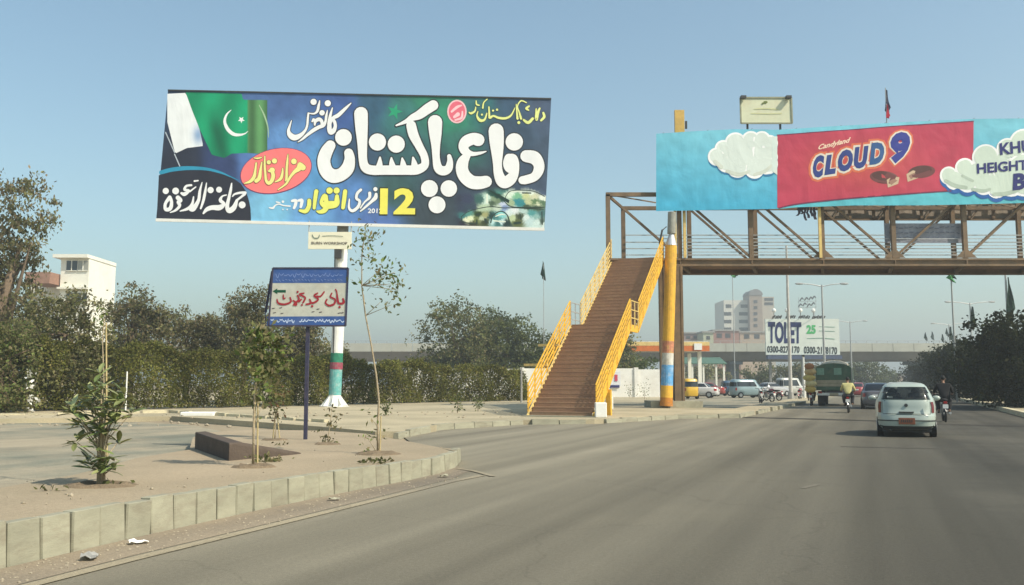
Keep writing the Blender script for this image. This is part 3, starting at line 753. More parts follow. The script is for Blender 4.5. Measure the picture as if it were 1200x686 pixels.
fbm = lambda x: np.interp((x - 190) * 6.857, [190, 240, 300, 400, 500, 560, 680, 840], [60, 200, 350, 560, 585, 550, 545, 555]) / 6.857 + 100
colgrid('printed_flag', 190 + 190 / 6.857, 190 + 845 / 6.857, fa, fbm, 60, 30, SB, fcol, PRINT, bb, .012)
wa = lambda x: np.interp((x - 190) * 6.857, [45, 190, 325], [70, 62, 480]) / 6.857 + 100
wb = lambda x: np.interp((x - 190) * 6.857, [38, 105, 200, 325], [280, 550, 505, 490]) / 6.857 + 100
def wcol(x, y):
    zx, zy_ = (x - 190) * 6.857, (y - 100) * 6.857; g_ = math.exp(-(((zx - 290) / 45) ** 2 + ((zy_ - 400) / 70) ** 2))
    return tuple(np.array((.82, .84, .85)) * (1 - .75 * g_) + np.array(C(60, 130, 190)) * .75 * g_)
wa = lambda x: np.interp((x - 190) * 6.857, [45, 190, 240, 300, 326], [70, 62, 200, 350, 470]) / 6.857 + 100
colgrid('printed_flag', 190 + 42 / 6.857, 190 + 326 / 6.857, wa, wb, 24, 14, SB, wcol, PRINT, bb, .016)
draw('printed_crescent', [[(555, 200, 4), (520, 235, 14), (503, 290, 22), (525, 350, 28), (570, 392, 28), (620, 400, 20), (665, 390, 10), (690, 370, 3)]], SB, PW, bb, .022, (190, 100, 6.857))
mb = MB()
def star(mb, x, y, r, S_, off, rot=-PI / 2, k=5, inner=.42):
    poly_px(mb, [(x + (r if i % 2 == 0 else r * inner) * math.cos(rot + PI * i / k), y + (r if i % 2 == 0 else r * inner) * math.sin(rot + PI * i / k)) for i in range(2 * k)], S_, off)
star(mb, 190 + 637 / 6.857, 100 + 278 / 6.857, 4.2, SB, .024, .3); part('printed_star', mb, PW, bb)
draw('printed_flagpole', [[(28, 380, 9), (60, 450, 9), (100, 540, 9)], [(100, 555, 9), (120, 600, 9), (142, 650, 9)]], SB, ink(180, 190, 200), bb, .02, (190, 100, 6.857))
draw('printed_trim', [[(780, 160, 6), (820, 240, 12), (848, 330, 10), (855, 420, 4)]], SB, ink(170, 200, 160), bb, .022, (190, 100, 6.857))
# dark lobe lower left with cyan arc (185,190) s=9.53
z3 = lambda x, y: (185 + x / 9.53, 190 + y / 9.53)
arcp = [(0, 140), (120, 105), (250, 92), (420, 90), (560, 98), (700, 128), (820, 175), (925, 240), (985, 330), (1020, 440), (1035, 520), (1040, 628)]
edge = [z3(x, y) for x, y in arcp]
ppoly('printed_panel', [(183.6, 256), ] + [(186.2, 205.6)] + edge[1:] + [(294, 259.2)], ink(45, 46, 58), .014)
draw('printed_arc', [[(35, 118, 44), (140, 90, 46), (280, 72, 46), (420, 70, 40), (560, 82, 32), (700, 118, 24), (800, 160, 12), (900, 205, 6)]], SB, ink(50, 150, 185), bb, .02, (185, 190, 9.53))
# pink ellipse
mb = MB(); disc_px(mb, 323.5, 200.6, 42.8, SB, .020, 40, 26.2, -.23); part('printed_oval', mb, ink(120, 60, 100), bb)
mb = MB(); disc_px(mb, 323.5, 200.3, 42, SB, .024, 40, 25.3, -.23); part('printed_oval', mb, ink(255, 128, 128), bb)
def outlined(name, st, T, m, om, grow, off, parent=None, S_=None):
    draw(name + '_outline', st, S_ or SB, om, parent or bb, off, T, grow, step=.0008); draw(name, st, S_ or SB, m, parent or bb, off + .045, T, 0, step=.0015)
# BIG WORDS
T2 = (400, 90, 3.612); TA = (525, 140, 7.625); TB = (410, 110, 7.625); TN = (365, 140, 8.575)
OUT = ink(40, 45, 50)
big_a = [[(700, 330, 108), (770, 345, 118), (810, 400, 100), (808, 460, 92), (770, 515, 80), (700, 540, 78), (665, 545, 72)],  # dal
         [(592, 203, 156)],
         [(430, 105, 135), (435, 200, 128), (440, 300, 105), (442, 400, 80), (450, 480, 84), (475, 545, 100), (510, 565, 105), (560, 535, 100), (590, 480, 84), (598, 400, 76), (580, 350, 78), (545, 355, 80)],
         [(545, 350, 84), (530, 395, 76), (540, 440, 66), (575, 455, 60), (590, 420, 70)],
         [(270, 185, 112), (225, 175, 105), (165, 200, 105), (140, 245, 92), (160, 290, 76), (220, 310, 40), (290, 302, 26), (340, 288, 10)],
         [(175, 320, 60), (135, 380, 100), (125, 445, 110), (150, 510, 115), (210, 560, 118), (280, 568, 115), (340, 558, 105)]]
outlined('printed_word', big_a, TA, PW, OUT, 2.6, .03)
big_b = [[(745, 105, 92), (690, 140, 90), (620, 190, 80), (560, 215, 60), (500, 250, 36), (415, 285, 14)],
         [(548, 285, 88), (570, 370, 88), (620, 470, 72), (665, 560, 68), (668, 640, 72), (600, 680, 84), (500, 684, 84), (400, 684, 84), (300, 684, 84), (200, 684, 84), (140, 660, 84), (118, 590, 76), (112, 450, 88), (105, 300, 112), (100, 180, 122)],
         [(270, 570, 16), (268, 620, 46), (262, 670, 70)], [(372, 575, 16), (375, 620, 46), (385, 670, 70)], [(468, 578, 16), (475, 620, 46), (480, 670, 70)], [(565, 572, 18), (575, 620, 50), (580, 670, 70)],
         [(247, 433, 154)], [(415, 452, 154)],
         [(762, 255, 128), (765, 360, 110), (768, 470, 78), (772, 580, 66), (790, 665, 80), (835, 690, 84), (880, 670, 74), (895, 610, 54), (888, 560, 38)],
         [(695, 915, 138)], [(872, 912, 138)], [(780, 1060, 140)]]
big_b[9] = [(410 + 0, 0, 0)]
big_b = big_b[:9]
outlined('printed_word', big_b, TB, PW, OUT, 2.6, .034)
outlined('printed_dots', [[(373, 474, 72)], [(455, 474, 70)], [(405, 543, 72)]], T2, PW, OUT, 2.6, .03)
outlined('printed_word', [[(190, 265, 105), (150, 330, 125), (125, 420, 130), (150, 520, 135), (215, 570, 140), (300, 555, 130), (365, 490, 130), (385, 400, 105), (375, 340, 92)], [(322, 183, 168)]], TN, PW, OUT, 2.6, .03)
# secondary words
TK = (330, 110, 11.43)
kan = [[(930, 128, 14), (850, 205, 40), (760, 290, 52), (695, 325, 48), (655, 380, 44), (640, 450, 62), (655, 520, 60), (695, 500, 62), (720, 440, 44), (712, 385, 44), (690, 345, 40)],
       [(682, 190, 14), (665, 250, 30), (648, 320, 40), (635, 400, 44), (635, 470, 44)], [(620, 130, 84)],
       [(615, 225, 12), (600, 300, 34), (590, 370, 34), (560, 425, 50), (500, 450, 50), (430, 490, 50), (350, 550, 40), (280, 610, 28), (220, 650, 10)],
       [(445, 420, 24), (455, 370, 44), (500, 345, 52), (535, 365, 46), (545, 410, 40)], [(543, 258, 74)], [(430, 350, 40), (410, 375, 22)],
       [(512, 95, 14), (498, 160, 34), (480, 235, 36), (440, 268, 24), (395, 268, 18), (360, 262, 14)], [(360, 265, 26), (352, 340, 30), (345, 420, 30), (320, 490, 34), (260, 555, 54), (180, 590, 78), (120, 560, 74), (95, 500, 44), (112, 430, 28), (135, 360, 10)], [(430, 112, 84)]]
outlined('printed_word', kan, TK, PW, OUT, 1.4, .03)
TM = (280, 165, 9.8)
maz = [[(735, 310, 70), (700, 270, 44), (690, 320, 60), (640, 360, 40), (590, 420, 30), (540, 500, 24), (450, 565, 12)], [(633, 240, 66)],
       [(565, 160, 10), (556, 250, 26), (550, 340, 28), (548, 430, 30), (535, 465, 14)], [(505, 320, 14), (500, 380, 28), (480, 440, 34), (420, 475, 14)],
       [(345, 250, 50)], [(410, 235, 60)], [(375, 330, 40), (395, 400, 44), (380, 460, 44), (345, 490, 40), (315, 460, 32), (305, 380, 26), (298, 280, 24), (300, 180, 14)], [(385, 340, 60), (350, 350, 30)],
       [(265, 250, 14), (250, 340, 30), (235, 430, 44), (200, 465, 44)], [(175, 200, 10), (215, 205, 20), (260, 195, 14)], [(200, 260, 20), (190, 340, 26), (175, 420, 40), (130, 470, 34), (65, 492, 12)]]
outlined('printed_word', maz, TM, ink(245, 238, 150), ink(120, 95, 60), 1.0, .05)
TJ = (185, 190, 9.53)
jam = [[(975, 345, 34), (920, 345, 26), (860, 360, 22), (835, 385, 14)], [(970, 360, 30), (920, 400, 24), (880, 430, 26)], [(942, 480, 78)],
       [(880, 440, 34), (850, 510, 56), (800, 545, 58), (775, 500, 44), (795, 400, 34), (815, 310, 30), (825, 240, 14)], [(765, 370, 14), (720, 385, 20), (700, 430, 40), (740, 470, 36), (690, 510, 60), (610, 510, 52), (550, 530, 44), (510, 575, 20)],
       [(590, 315, 70)], [(685, 310, 66)], [(545, 235, 10), (530, 330, 28), (510, 430, 30), (480, 520, 20)], [(495, 230, 10), (470, 330, 30), (455, 430, 36), (400, 520, 56), (370, 530, 44)], [(400, 390, 14), (385, 470, 32), (340, 520, 34), (250, 550, 12)],
       [(410, 215, 20), (450, 210, 16)], [(375, 260, 24), (320, 270, 26), (300, 310, 30), (350, 320, 24), (300, 360, 44), (265, 350, 26)], [(425, 280, 14), (360, 330, 20)],
       [(225, 400, 50), (255, 430, 44), (230, 450, 40), (245, 490, 34), (200, 540, 26), (140, 565, 12)], [(90, 325, 70)], [(200, 325, 76)], [(130, 400, 40), (85, 470, 34), (90, 530, 40), (140, 520, 44), (155, 450, 36), (135, 395, 40)]]
draw('printed_word', jam, SB, PW, bb, .05, TJ)
TI = (310, 212, 12)
itw = [[(1135, 150, 60), (1120, 270, 60), (1105, 380, 54)], [(915, 140, 92)], [(1015, 140, 88)], [(1020, 220, 56), (1010, 320, 90), (930, 340, 110), (850, 340, 100), (800, 300, 50), (850, 215, 70), (870, 290, 60)], [(880, 370, 70), (840, 420, 70), (780, 440, 50), (740, 430, 24)],
       [(730, 150, 60), (712, 270, 54), (700, 385, 44)], [(630, 280, 56), (625, 360, 60), (580, 430, 60), (500, 420, 36)]]
outlined('printed_word', itw, TI, ink(240, 240, 120), ink(50, 80, 60), 1.3, .04)
draw('printed_word', [[(390, 285, 36), (440, 280, 44), (435, 340, 44), (415, 385, 36)], [(480, 280, 36), (525, 275, 44), (520, 330, 44), (510, 370, 36)], [(360, 358, 20), (270, 350, 18), (200, 330, 18), (150, 350, 18), (120, 385, 28), (70, 380, 18)], [(260, 295, 36)], [(260, 405, 20)], [(320, 405, 20)], [(215, 310, 16), (170, 300, 20)]], SB, PW, bb, .05, TI)
T12 = (400, 212, 12)
outlined('printed_word', [[(480, 120, 60)], [(400, 175, 44), (395, 240, 40), (330, 300, 24), (270, 385, 22)], [(490, 190, 40), (480, 240, 56), (420, 300, 40), (330, 380, 30), (270, 430, 20)], [(275, 130, 40), (225, 180, 40), (215, 250, 40), (260, 290, 40), (235, 370, 44), (160, 425, 44), (110, 380, 34), (115, 260, 18)]], T12, PW, OUT, .9, .04)
ty = lambda zx, zy2: (400 + zx / 12, 212 + zy2 / 12)
for (m_, o2, g) in ((ink(50, 55, 30), .04, 5), (ink(245, 235, 100), .06, 0)):
    if g:
        text_px('printed_number_outline', '12', ty(535, 88), ty(1062, 92), ty(527, 490), SB, m_, bb, o2, bold=.05)
    else: text_px('printed_number', '12', ty(548, 104), ty(1045, 106), ty(540, 472), SB, m_, bb, o2, bold=.045)
text_px('printed_year', '2012', ty(375, 390), ty(580, 392), ty(372, 456), SB, PW, bb, .05, bold=.02)
# small top line + emblem + star
T6 = (520, 105, 9.6)
YL = ink(235, 240, 150)
outlined('printed_word', [[(1120, 265, 24), (1130, 310, 30), (1095, 350, 24)], [(1080, 215, 20), (1060, 260, 30), (1045, 340, 30)], [(1040, 220, 14), (1035, 330, 22)], [(960, 190, 20), (930, 215, 28), (955, 235, 16)], [(1000, 330, 30), (950, 375, 34), (900, 345, 24)], [(930, 150, 12), (870, 130, 16), (830, 190, 14), (850, 260, 18), (870, 330, 26)], [(845, 375, 34)], [(815, 170, 10), (830, 330, 26)], [(800, 210, 10), (760, 290, 20), (700, 325, 26), (620, 322, 26), (560, 300, 22), (525, 320, 26)], [(555, 240, 24)], [(600, 230, 26)], [(508, 200, 16), (515, 320, 24)], [(485, 270, 14), (460, 340, 24), (410, 350, 34), (375, 300, 20), (385, 250, 10)], [(430, 285, 24)]], T6, YL, OUT, .8, .03)
outlined('printed_word', [[(490, 110, 12), (450, 150, 14), (440, 210, 20)], [(455, 90, 14)], [(400, 180, 14), (370, 170, 18), (365, 130, 12)], [(360, 200, 12), (350, 245, 20), (310, 270, 26), (285, 260, 12)]], T6, YL, OUT, .8, .03)
mb = MB(); disc_px(mb, 535.5, 131, 11.4, SB, .03, 26, 13.8); part('printed_emblem', mb, ink(250, 200, 205), bb)
mb = MB(); disc_px(mb, 535.5, 131, 9.6, SB, .034, 26, 12); part('printed_emblem', mb, ink(235, 110, 130), bb)
draw('printed_emblem', [[(90, 250, 24), (150, 200, 30), (200, 180, 16)], [(120, 310, 30), (160, 280, 44)], [(210, 250, 16), (200, 320, 26), (130, 345, 20)]], SB, ink(255, 205, 210), bb, .038, T6)
mb = MB(); star(mb, 462.5, 131, 9.5, SB, .022, -PI / 2 + .3, 5, .38); part('printed_star', mb, ink(40, 165, 120), bb)
# tanks picture at the lower right (530,215) s=10.43
T7 = (530, 215, 10.43)
TK7 = [(50,50,60,75,95),(300,60,60,75,95),(560,90,85,145,135),(620,70,75,130,120),(800,50,62,78,100),(1000,50,66,80,104),(430,180,210,235,220),(425,230,215,235,220),(340,200,60,100,95),(500,200,140,160,130),(480,240,80,100,80),(560,215,120,140,110),(560,165,28,66,56),(620,200,28,66,56),(500,120,35,75,65),(680,150,225,240,220),(650,180,200,220,200),(740,98,235,250,235),(860,100,240,250,235),(960,105,235,245,230),(800,150,130,190,150),(900,150,210,215,160),(1000,170,215,215,180),(1110,180,235,240,225),(800,230,55,140,150),(850,250,60,140,145),(930,230,200,205,160),(1010,220,100,130,90),(1050,260,220,225,190),(1100,240,90,120,90),(720,240,170,190,150),(900,290,70,90,70),(1040,292,75,95,75),(620,250,200,210,230),(640,300,130,150,190),(560,300,200,215,195),(420,290,190,210,180),(350,310,180,200,170),(200,370,90,150,140),(130,400,60,120,120),(220,430,230,235,195),(180,450,235,235,200),(320,380,50,70,40),(360,430,190,200,170),(300,450,110,120,70),(400,390,170,170,120),(400,470,60,70,45),(480,400,40,70,70),(520,420,70,120,120),(600,380,140,215,215),(560,440,90,150,150),(600,470,220,240,240),(500,465,190,225,225),(560,490,60,110,110),(660,490,40,60,60),(700,350,220,235,235),(760,330,235,240,240),(740,430,200,215,170),(790,470,90,100,60),(830,410,70,80,60),(870,330,190,215,210),(900,420,225,240,235),(980,370,90,160,160),(1020,400,150,190,185),(950,450,200,225,225),(1100,370,80,120,120),(1100,470,90,110,100),(1050,480,215,235,230),(50,450,50,60,75),(100,300,60,70,90),(250,290,60,75,90),(20,200,55,60,80),(200,200,62,70,95),(1140,60,70,80,105),(1130,120,80,95,120),(1140,500,220,235,230),(120,490,50,50,60),(250,500,60,60,50),(160,330,58,72,88)]
def tcol(x, y):
    zx, zy_ = (x - 530) * 10.43, (y - 215) * 10.43; sw = 0; r = [0, 0, 0]
    nx_ = mnoise.noise(Vector((x * .5, y * .5, 1))) * 22; ny_ = mnoise.noise(Vector((x * .5, y * .5, 7))) * 18
    for a, b, c0, c1, c2 in TK7:  # traced colours of the printed picture
        d = ((zx + nx_ - a) ** 2 + ((zy_ + ny_ - b) * 1.3) ** 2) / 1000 + .15; w_ = d ** -2.6; sw += w_
        r[0] += c0 * w_; r[1] += c1 * w_; r[2] += c2 * w_
    e = min(1, max(0, (x - 531) / 9)) * min(1, max(0, (y - 219) / 8)); c = np.array(C(r[0] / sw, r[1] / sw, r[2] / sw)) * (.95 + .25 * mnoise.noise(Vector((x * 1.1, y * 1.3, 4))))
    return tuple(c * e + np.array(bcol(x, y)) * (1 - e))
colgrid('printed_vehicles', 531, 640, lambda x: 219., botL, 150, 66, SB, tcol, PRINT, bb, .008, lambda v: (531, 640.2 - 2.4 * v))
TK_D, TK_L, TK_M = ink(42, 62, 52), ink(232, 240, 222), ink(120, 165, 150)
ppoly('printed_gun', [(530 + x / 10.43, 215 + y / 10.43) for x, y in ((436, 84), (452, 78), (700, 205), (690, 245))], ink(28, 58, 50), .016)
for q_ in [[(640, 215, 9), (660, 150, 9), (715, 96, 9), (860, 84, 10), (1000, 100, 9), (1128, 160, 8)], [(640, 225, 9), (720, 285, 12), (900, 298, 14), (1125, 292, 10)], [(860, 118, 16), (960, 120, 14)]]: draw('printed_turret', [q_], SB, TK_D, bb, .018, T7)
for q_ in [[(110, 410, 9), (190, 350, 9), (310, 312, 9), (470, 285, 9), (620, 300, 8), (780, 300, 9), (1115, 318, 8)], [(110, 415, 9), (130, 470, 12), (260, 498, 12)], [(470, 480, 16), (490, 410, 14), (550, 355, 12), (610, 345, 12), (660, 375, 12), (690, 430, 14), (700, 490, 16)], [(300, 385, 24), (330, 375, 20)], [(300, 450, 16), (300, 495, 20)], [(400, 440, 26), (420, 480, 24)], [(760, 490, 26), (830, 480, 26)], [(830, 380, 14), (838, 440, 14)], [(1095, 350, 12), (1100, 500, 14)]]: draw('printed_hull', [q_], SB, TK_D, bb, .022, T7)
draw('printed_highlight', [[(720, 104, 14), (800, 98, 14), (850, 100, 10)]], SB, TK_L, bb, .024, T7)
draw('printed_highlight', [[(530, 405, 12), (600, 380, 18), (640, 385, 12)]], SB, TK_L, bb, .024, T7)
draw('printed_highlight', [[(505, 458, 14), (580, 465, 16), (650, 470, 12)]], SB, TK_L, bb, .024, T7)
draw('printed_highlight', [[(425, 140, 20), (425, 235, 24)]], SB, TK_L, bb, .024, T7)
# pole
pb = P(392, 474, BY + .6); pt = P(402, 262, BY + .6)
pole_pts = lambda y: P(392 + (474 - y) * 10 / 212., y, BY + .6)
def seg(y0, y1, r0, r1, m, nm='pole_section', lb=None):
    a, b = pole_pts(y0), pole_pts(y1); part(nm, MB().tube(a, b, r0, r1, 20), m, bb, smooth=False, label=lb)
seg(476, 463, .44, .31, WHITE, 'pole_foot'); seg(463, 433, .33, .33, mk('turq', (.12, .38, .36), .6, .25, 5, dirt=(.55, .55, .5), dirt_amt=.5), lb='turquoise painted band'); seg(433, 425, .345, .345, mk('maroon', (.30, .06, .09), .6, .3, 6, dirt=(.1, .25, .2), dirt_amt=.5), lb='maroon painted band')
seg(425, 414, .33, .33, mk('green_band', (.03, .2, .12), .6, .3, 6), lb='green painted band'); seg(414, 291, .32, .32, WHITE); seg(291, 262, .31, .31, mk('pole_grey', (.24, .23, .2), .7)); seg(262, 120, .31, .28, STEEL)
for k in range(8):
    a = 2 * PI * k / 8; b0 = pole_pts(476) + Vector((math.cos(a) * .62, math.sin(a) * .62, 0)); mb = MB()
    c0 = pole_pts(475.5); u = Vector((math.cos(a), math.sin(a), 0)); n_ = Vector((-u.y, u.x, 0)) * .03
    tri = [c0 + u * .3 , c0 + u * .72, c0 + u * .3 + Vector((0, 0, .55))]
    mb.add([p_ - n_ for p_ in tri] + [p_ + n_ for p_ in tri], [(0, 1, 2), (5, 4, 3), (0, 3, 4, 1), (1, 4, 5, 2), (2, 5, 3, 0)]); part('gusset', mb, WHITE, bb)
part('base_plate', MB().tube(pole_pts(477.5), pole_pts(476), .8, .8, 20), WHITE, bb)
part('junction_box', MB().box(P(396, 297, BY + .1), (.35, .25, .55)), DKM, bb)
mb = MB(); mb.tube(P(390.5, 414, BY + .25), P(392.5, 300, BY + .25), .035, .035, 6); part('conduit', mb, DKM, bb)
# small company sign on the pole
cs = thing('small_sign', 'small cream company sign fixed on the pole under the big billboard', 'sign', P(386, 291, BY))
SC = surf(BY - .08)
mb = MB(); a, b = P(361, 292, BY - .05), P(412, 272, BY - .05); mb.box(((a.x + b.x) / 2, BY, (a.z + b.z) / 2), (b.x - a.x, .1, b.z - a.z)); part('panel', mb, mk('cream', (.8, .76, .58), .6, .05), cs)
mb = MB(); mb.tube(P(362, 273, BY), P(362.5, 259, BY), .03, .03, 6); mb.tube(P(411.5, 273, BY), P(412, 260, BY), .03, .03, 6); part('hanger', mb, GALV, cs)
text_px('lettering', 'BURN WORKSHOP', (365, 283.4), (407, 283.8), (365, 286.6), surf(BY - .06), ink(90, 80, 75), cs, .01, bold=.02)
draw('lettering', [[(366, 275.5, 1), (368, 279, 1.1), (373, 279, 1.2), (374.5, 275.5, .8)], [(378, 277, .8), (388, 276.5, .7), (402, 277.2, .7)]], surf(BY - .06), ink(120, 135, 120), cs, .01)

# ---- blue mosque sign on its post
sY = G(357, 513, .25).y
ms = thing('mosque_sign', 'blue and white mosque direction sign with red Urdu lettering on navy post', 'sign', (xx(357, 513, sY), sY, ztop(sY) - .02))
SS = surf(sY - .053, None, .1)
q = [(320, 314.5), (408, 314.5), (405, 382), (315, 382)]
mb = MB(); vs = [P(x, y, sY - .05) for x, y in q]; vs += [v_ + Vector((0, .05, 0)) for v_ in vs]
mb.add(vs, [(0, 1, 2, 3), (7, 6, 5, 4), (0, 4, 5, 1), (1, 5, 6, 2), (2, 6, 7, 3), (3, 7, 4, 0)]); part('panel', mb, mk('sign_face', (.50, .50, .43), .6, .12, 4, dirt=(.42, .36, .28), dirt_amt=.5), ms)
mb = MB(); poly_px(mb, [(320.2, 314.7), (407.8, 314.7), (405.8, 331.8), (318.4, 331.8)], SS, .004); poly_px(mb, [(313.2, 371.2), (404.8, 370.8), (404.4, 381.8), (312.6, 381.8)], SS, .004); part('blue_band', mb, BLUE, ms)
mb = MB(); w_ = .035
for a, b in ((q[0], q[1]), (q[1], q[2]), (q[2], q[3]), (q[3], q[0])): mb.beam(P(*a, sY - .04), P(*b, sY - .04), .05, w_)
part('frame', mb, NAVY, ms)
mb = MB(); mb.beam(P(319, 318, sY + .1), P(311.5, 366, sY + .1), .02, .05); mb.beam(P(311.5, 366, sY + .1), P(311, 382, sY + .02), .02, .05); mb.beam(P(319, 316, sY + .02), P(319, 318, sY + .1), .02, .05); part('side_bracket', mb, NAVY, ms)
pm = MB(); a = P(357.5, 513.5, sY); a.z = ztop(sY) - .06; pm.box((a.x, sY + .035, (a.z + zy(316, sY)) / 2), (.075, .075, zy(316, sY) - a.z)); part('post', pm, NAVY, ms)
TS = (300, 300, 6.858)
RED = ink(165, 45, 55, .85)
draw('lettering', [[(700, 345, 12), (705, 375, 16), (680, 385, 14)], [(650, 290, 7), (655, 340, 14), (665, 380, 16), (700, 385, 12)], [(610, 300, 8), (600, 330, 12), (635, 350, 12), (630, 385, 14), (590, 400, 14), (560, 380, 12), (570, 350, 10)], [(640, 270, 8), (650, 290, 8)], [(672, 412, 18)]], SS, RED, ms, .06, TS, .3)
draw('lettering', [
                   [(548, 290, 10), (520, 325, 12), (490, 325, 12)], [(495, 300, 10), (470, 320, 14), (500, 350, 12), (470, 375, 14), (440, 380, 12)], [(452, 405, 18)], [(432, 350, 10), (440, 380, 14), (405, 390, 12)]], SS, RED, ms, .06, TS, .3)
draw('lettering', [
                   [(385, 300, 10), (350, 310, 12), (395, 335, 12), (380, 375, 12)], [(365, 350, 10), (345, 370, 12)], [(370, 395, 14)], [(335, 290, 16)], [(335, 320, 12), (345, 350, 12), (310, 385, 14)], [(300, 360, 10), (320, 375, 12), (325, 395, 12), (300, 395, 8)], [(275, 335, 10), (280, 370, 12), (230, 390, 14), (180, 380, 14), (170, 350, 8)], [(220, 315, 8), (222, 345, 10), (235, 340, 8)]], SS, RED, ms, .06, TS, .3)
mb = MB(); poly_px(mb, [(319.5, 341.5), (325, 338.2), (325, 340), (335, 340), (335, 343), (325, 343), (325, 345)], SS, .008); part('arrow', mb, ink(20, 80, 55), ms)
draw('lettering', [[(x, y, 7), (x + 18, y - 4, 6)] for x, y in ((130, 425), (140, 460), (190, 420), (200, 465), (450, 452), (510, 455), (660, 462), (685, 460), (490, 430))], SS, ink(80, 70, 75), ms, .01, TS)['kind'] = 'stuff'
rr = random.Random(8)
draw('lettering', [[(x, 150 + rr.uniform(-6, 6), 5), (x + 14, 165 + rr.uniform(-12, 12), 6), (x + 28, 150 + rr.uniform(-14, 8), 4)] for x in range(160, 690, 34)] + [[(x, 192 + rr.uniform(-4, 4), 5), (x + 12, 200 + rr.uniform(-8, 8), 5)] for x in range(160, 690, 26)], SS, ink(120, 140, 190), ms, .01, TS)['kind'] = 'stuff'
draw('lettering', [[(x, 520 + rr.uniform(-8, 8), 7), (x + 10, 528 + rr.uniform(-12, 12), 8), (x + 20, 518 + rr.uniform(-10, 8), 6)] for x in list(range(120, 310, 24)) + list(range(350, 690, 24))], SS, ink(190, 205, 230), ms, .01, TS)['kind'] = 'stuff'

# ================================================================== FOOTBRIDGE
BRY = 46.0; DZ = zy(303, BRY); ZBOT = zy(312.5, BRY); ZTOP = zy(226, BRY)
fb_ = thing('footbridge', 'rusty steel truss footbridge crossing the road behind the blue chocolate banner', 'footbridge', (xx(795, 470, BRY), BRY, VZ))
SKX, SKY_ = 1.25, 3.7
XB0 = xx(713, 300, BRY); XB1 = XB0 + 29.6; PN = 3.7
for (ox, oy, nm) in ((0, 0, 'front'), (SKX, SKY_, 'back')):
    Yq = BRY + oy
    mb = MB(); mb.box(((XB0 + XB1) / 2 + ox, Yq, ZBOT + .06), (XB1 - XB0 + .2, .3, .10)); mb.box(((XB0 + XB1) / 2 + ox, Yq, DZ - .06), (XB1 - XB0 + .2, .3, .10)); mb.box(((XB0 + XB1) / 2 + ox, Yq, (DZ + ZBOT) / 2), (XB1 - XB0 + .2, .1, DZ - ZBOT - .2))
    for k in range(9): mb.box((XB0 + ox + k * PN, Yq - .002, (DZ + ZBOT) / 2), (.05, .28, DZ - ZBOT - .22))
    part('main_beam', mb, BRN, fb_)
    mb = MB(); mb.box(((XB0 + XB1) / 2 + ox, Yq, ZTOP - .1), (XB1 - XB0 + .2, .2, .2)); part('top_chord', mb, BRN, fb_)
    for k in range(9):
        mb = MB(); mb.box((XB0 + ox + k * PN, Yq, (DZ + ZTOP) / 2 - .05), (.22, .2, ZTOP - DZ - .12)); part('truss_post', mb, BRN, fb_)
        if k in (3, 4, 5): 
            for s_ in (-1, 1):
                mb = MB(); mb.add([(XB0 + ox + k * PN + s_ * .1, Yq - .09, DZ + .02), (XB0 + ox + k * PN + s_ * .55, Yq - .09, DZ + .02), (XB0 + ox + k * PN + s_ * .1, Yq - .09, DZ + .45)] + [(XB0 + ox + k * PN + s_ * .1, Yq - .07, DZ + .02), (XB0 + ox + k * PN + s_ * .55, Yq - .07, DZ + .02), (XB0 + ox + k * PN + s_ * .1, Yq - .07, DZ + .45)], [(0, 1, 2), (5, 4, 3), (0, 3, 4, 1), (1, 4, 5, 2), (2, 5, 3, 0)]); part('gusset', mb, BRN, fb_)
        if k < 8:
            a = (XB0 + ox + k * PN + .1, Yq, ZTOP - .2); b = (XB0 + ox + (k + 1) * PN - .1, Yq, DZ + .12)
            if k >= 4: a = (XB0 + ox + (k + 1) * PN - .1, Yq, ZTOP - .2); b = (XB0 + ox + k * PN + .1, Yq, DZ + .12)
            part('diagonal', MB().beam(a, b, .11, .11), BRN, fb_)
# cross beams and roof bracing, deck planks
for k in range(9):
    x = XB0 + k * PN
    part('cross_beam', MB().beam((x + .03, BRY + .16, ZTOP - .12), (x + SKX - .03, BRY + SKY_ - .12, ZTOP - .12), .12, .12), BRN, fb_)
    part('floor_beam', MB().beam((x + .03, BRY + .16, DZ - .26), (x + SKX - .03, BRY + SKY_ - .16, DZ - .26), .16, .22), BRN, fb_)
    if k < 8: part('roof_brace', MB().beam((x + .12, BRY + .1, ZTOP - .1), (x + SKX + PN - .12, BRY + SKY_ - .1, ZTOP - .1), .06, .06), BRN, fb_)
for k in range(16):
    x = XB0 + .05 + k * PN / 2; x1 = x + PN / 2 - .03
    mb = MB(); mb.prism([(x + .05, BRY + .17), (x1 + .05, BRY + .17), (x1 + SKX - .05, BRY + SKY_ - .17), (x + SKX - .05, BRY + SKY_ - .17)], DZ - .13, DZ - .06); part('deck_plate', mb, TREAD, fb_)
for side, (ox, oy) in enumerate(((SKX, SKY_ - .16),)):
    for z in (.32, .68, 1.04, 1.4, 1.8):
        part('side_rail', MB().beam((XB0 + ox + .1, BRY + oy, DZ + z), (XB1 + ox - .1, BRY + oy, DZ + z), .045, .05), GALV, fb_)
for z in (.35, .7, 1.05):
    part('side_rail', MB().beam((XB0 + 2.9, BRY + .13, DZ + z), (XB1 - .1, BRY + .13, DZ + z), .035, .035), GALV, fb_)
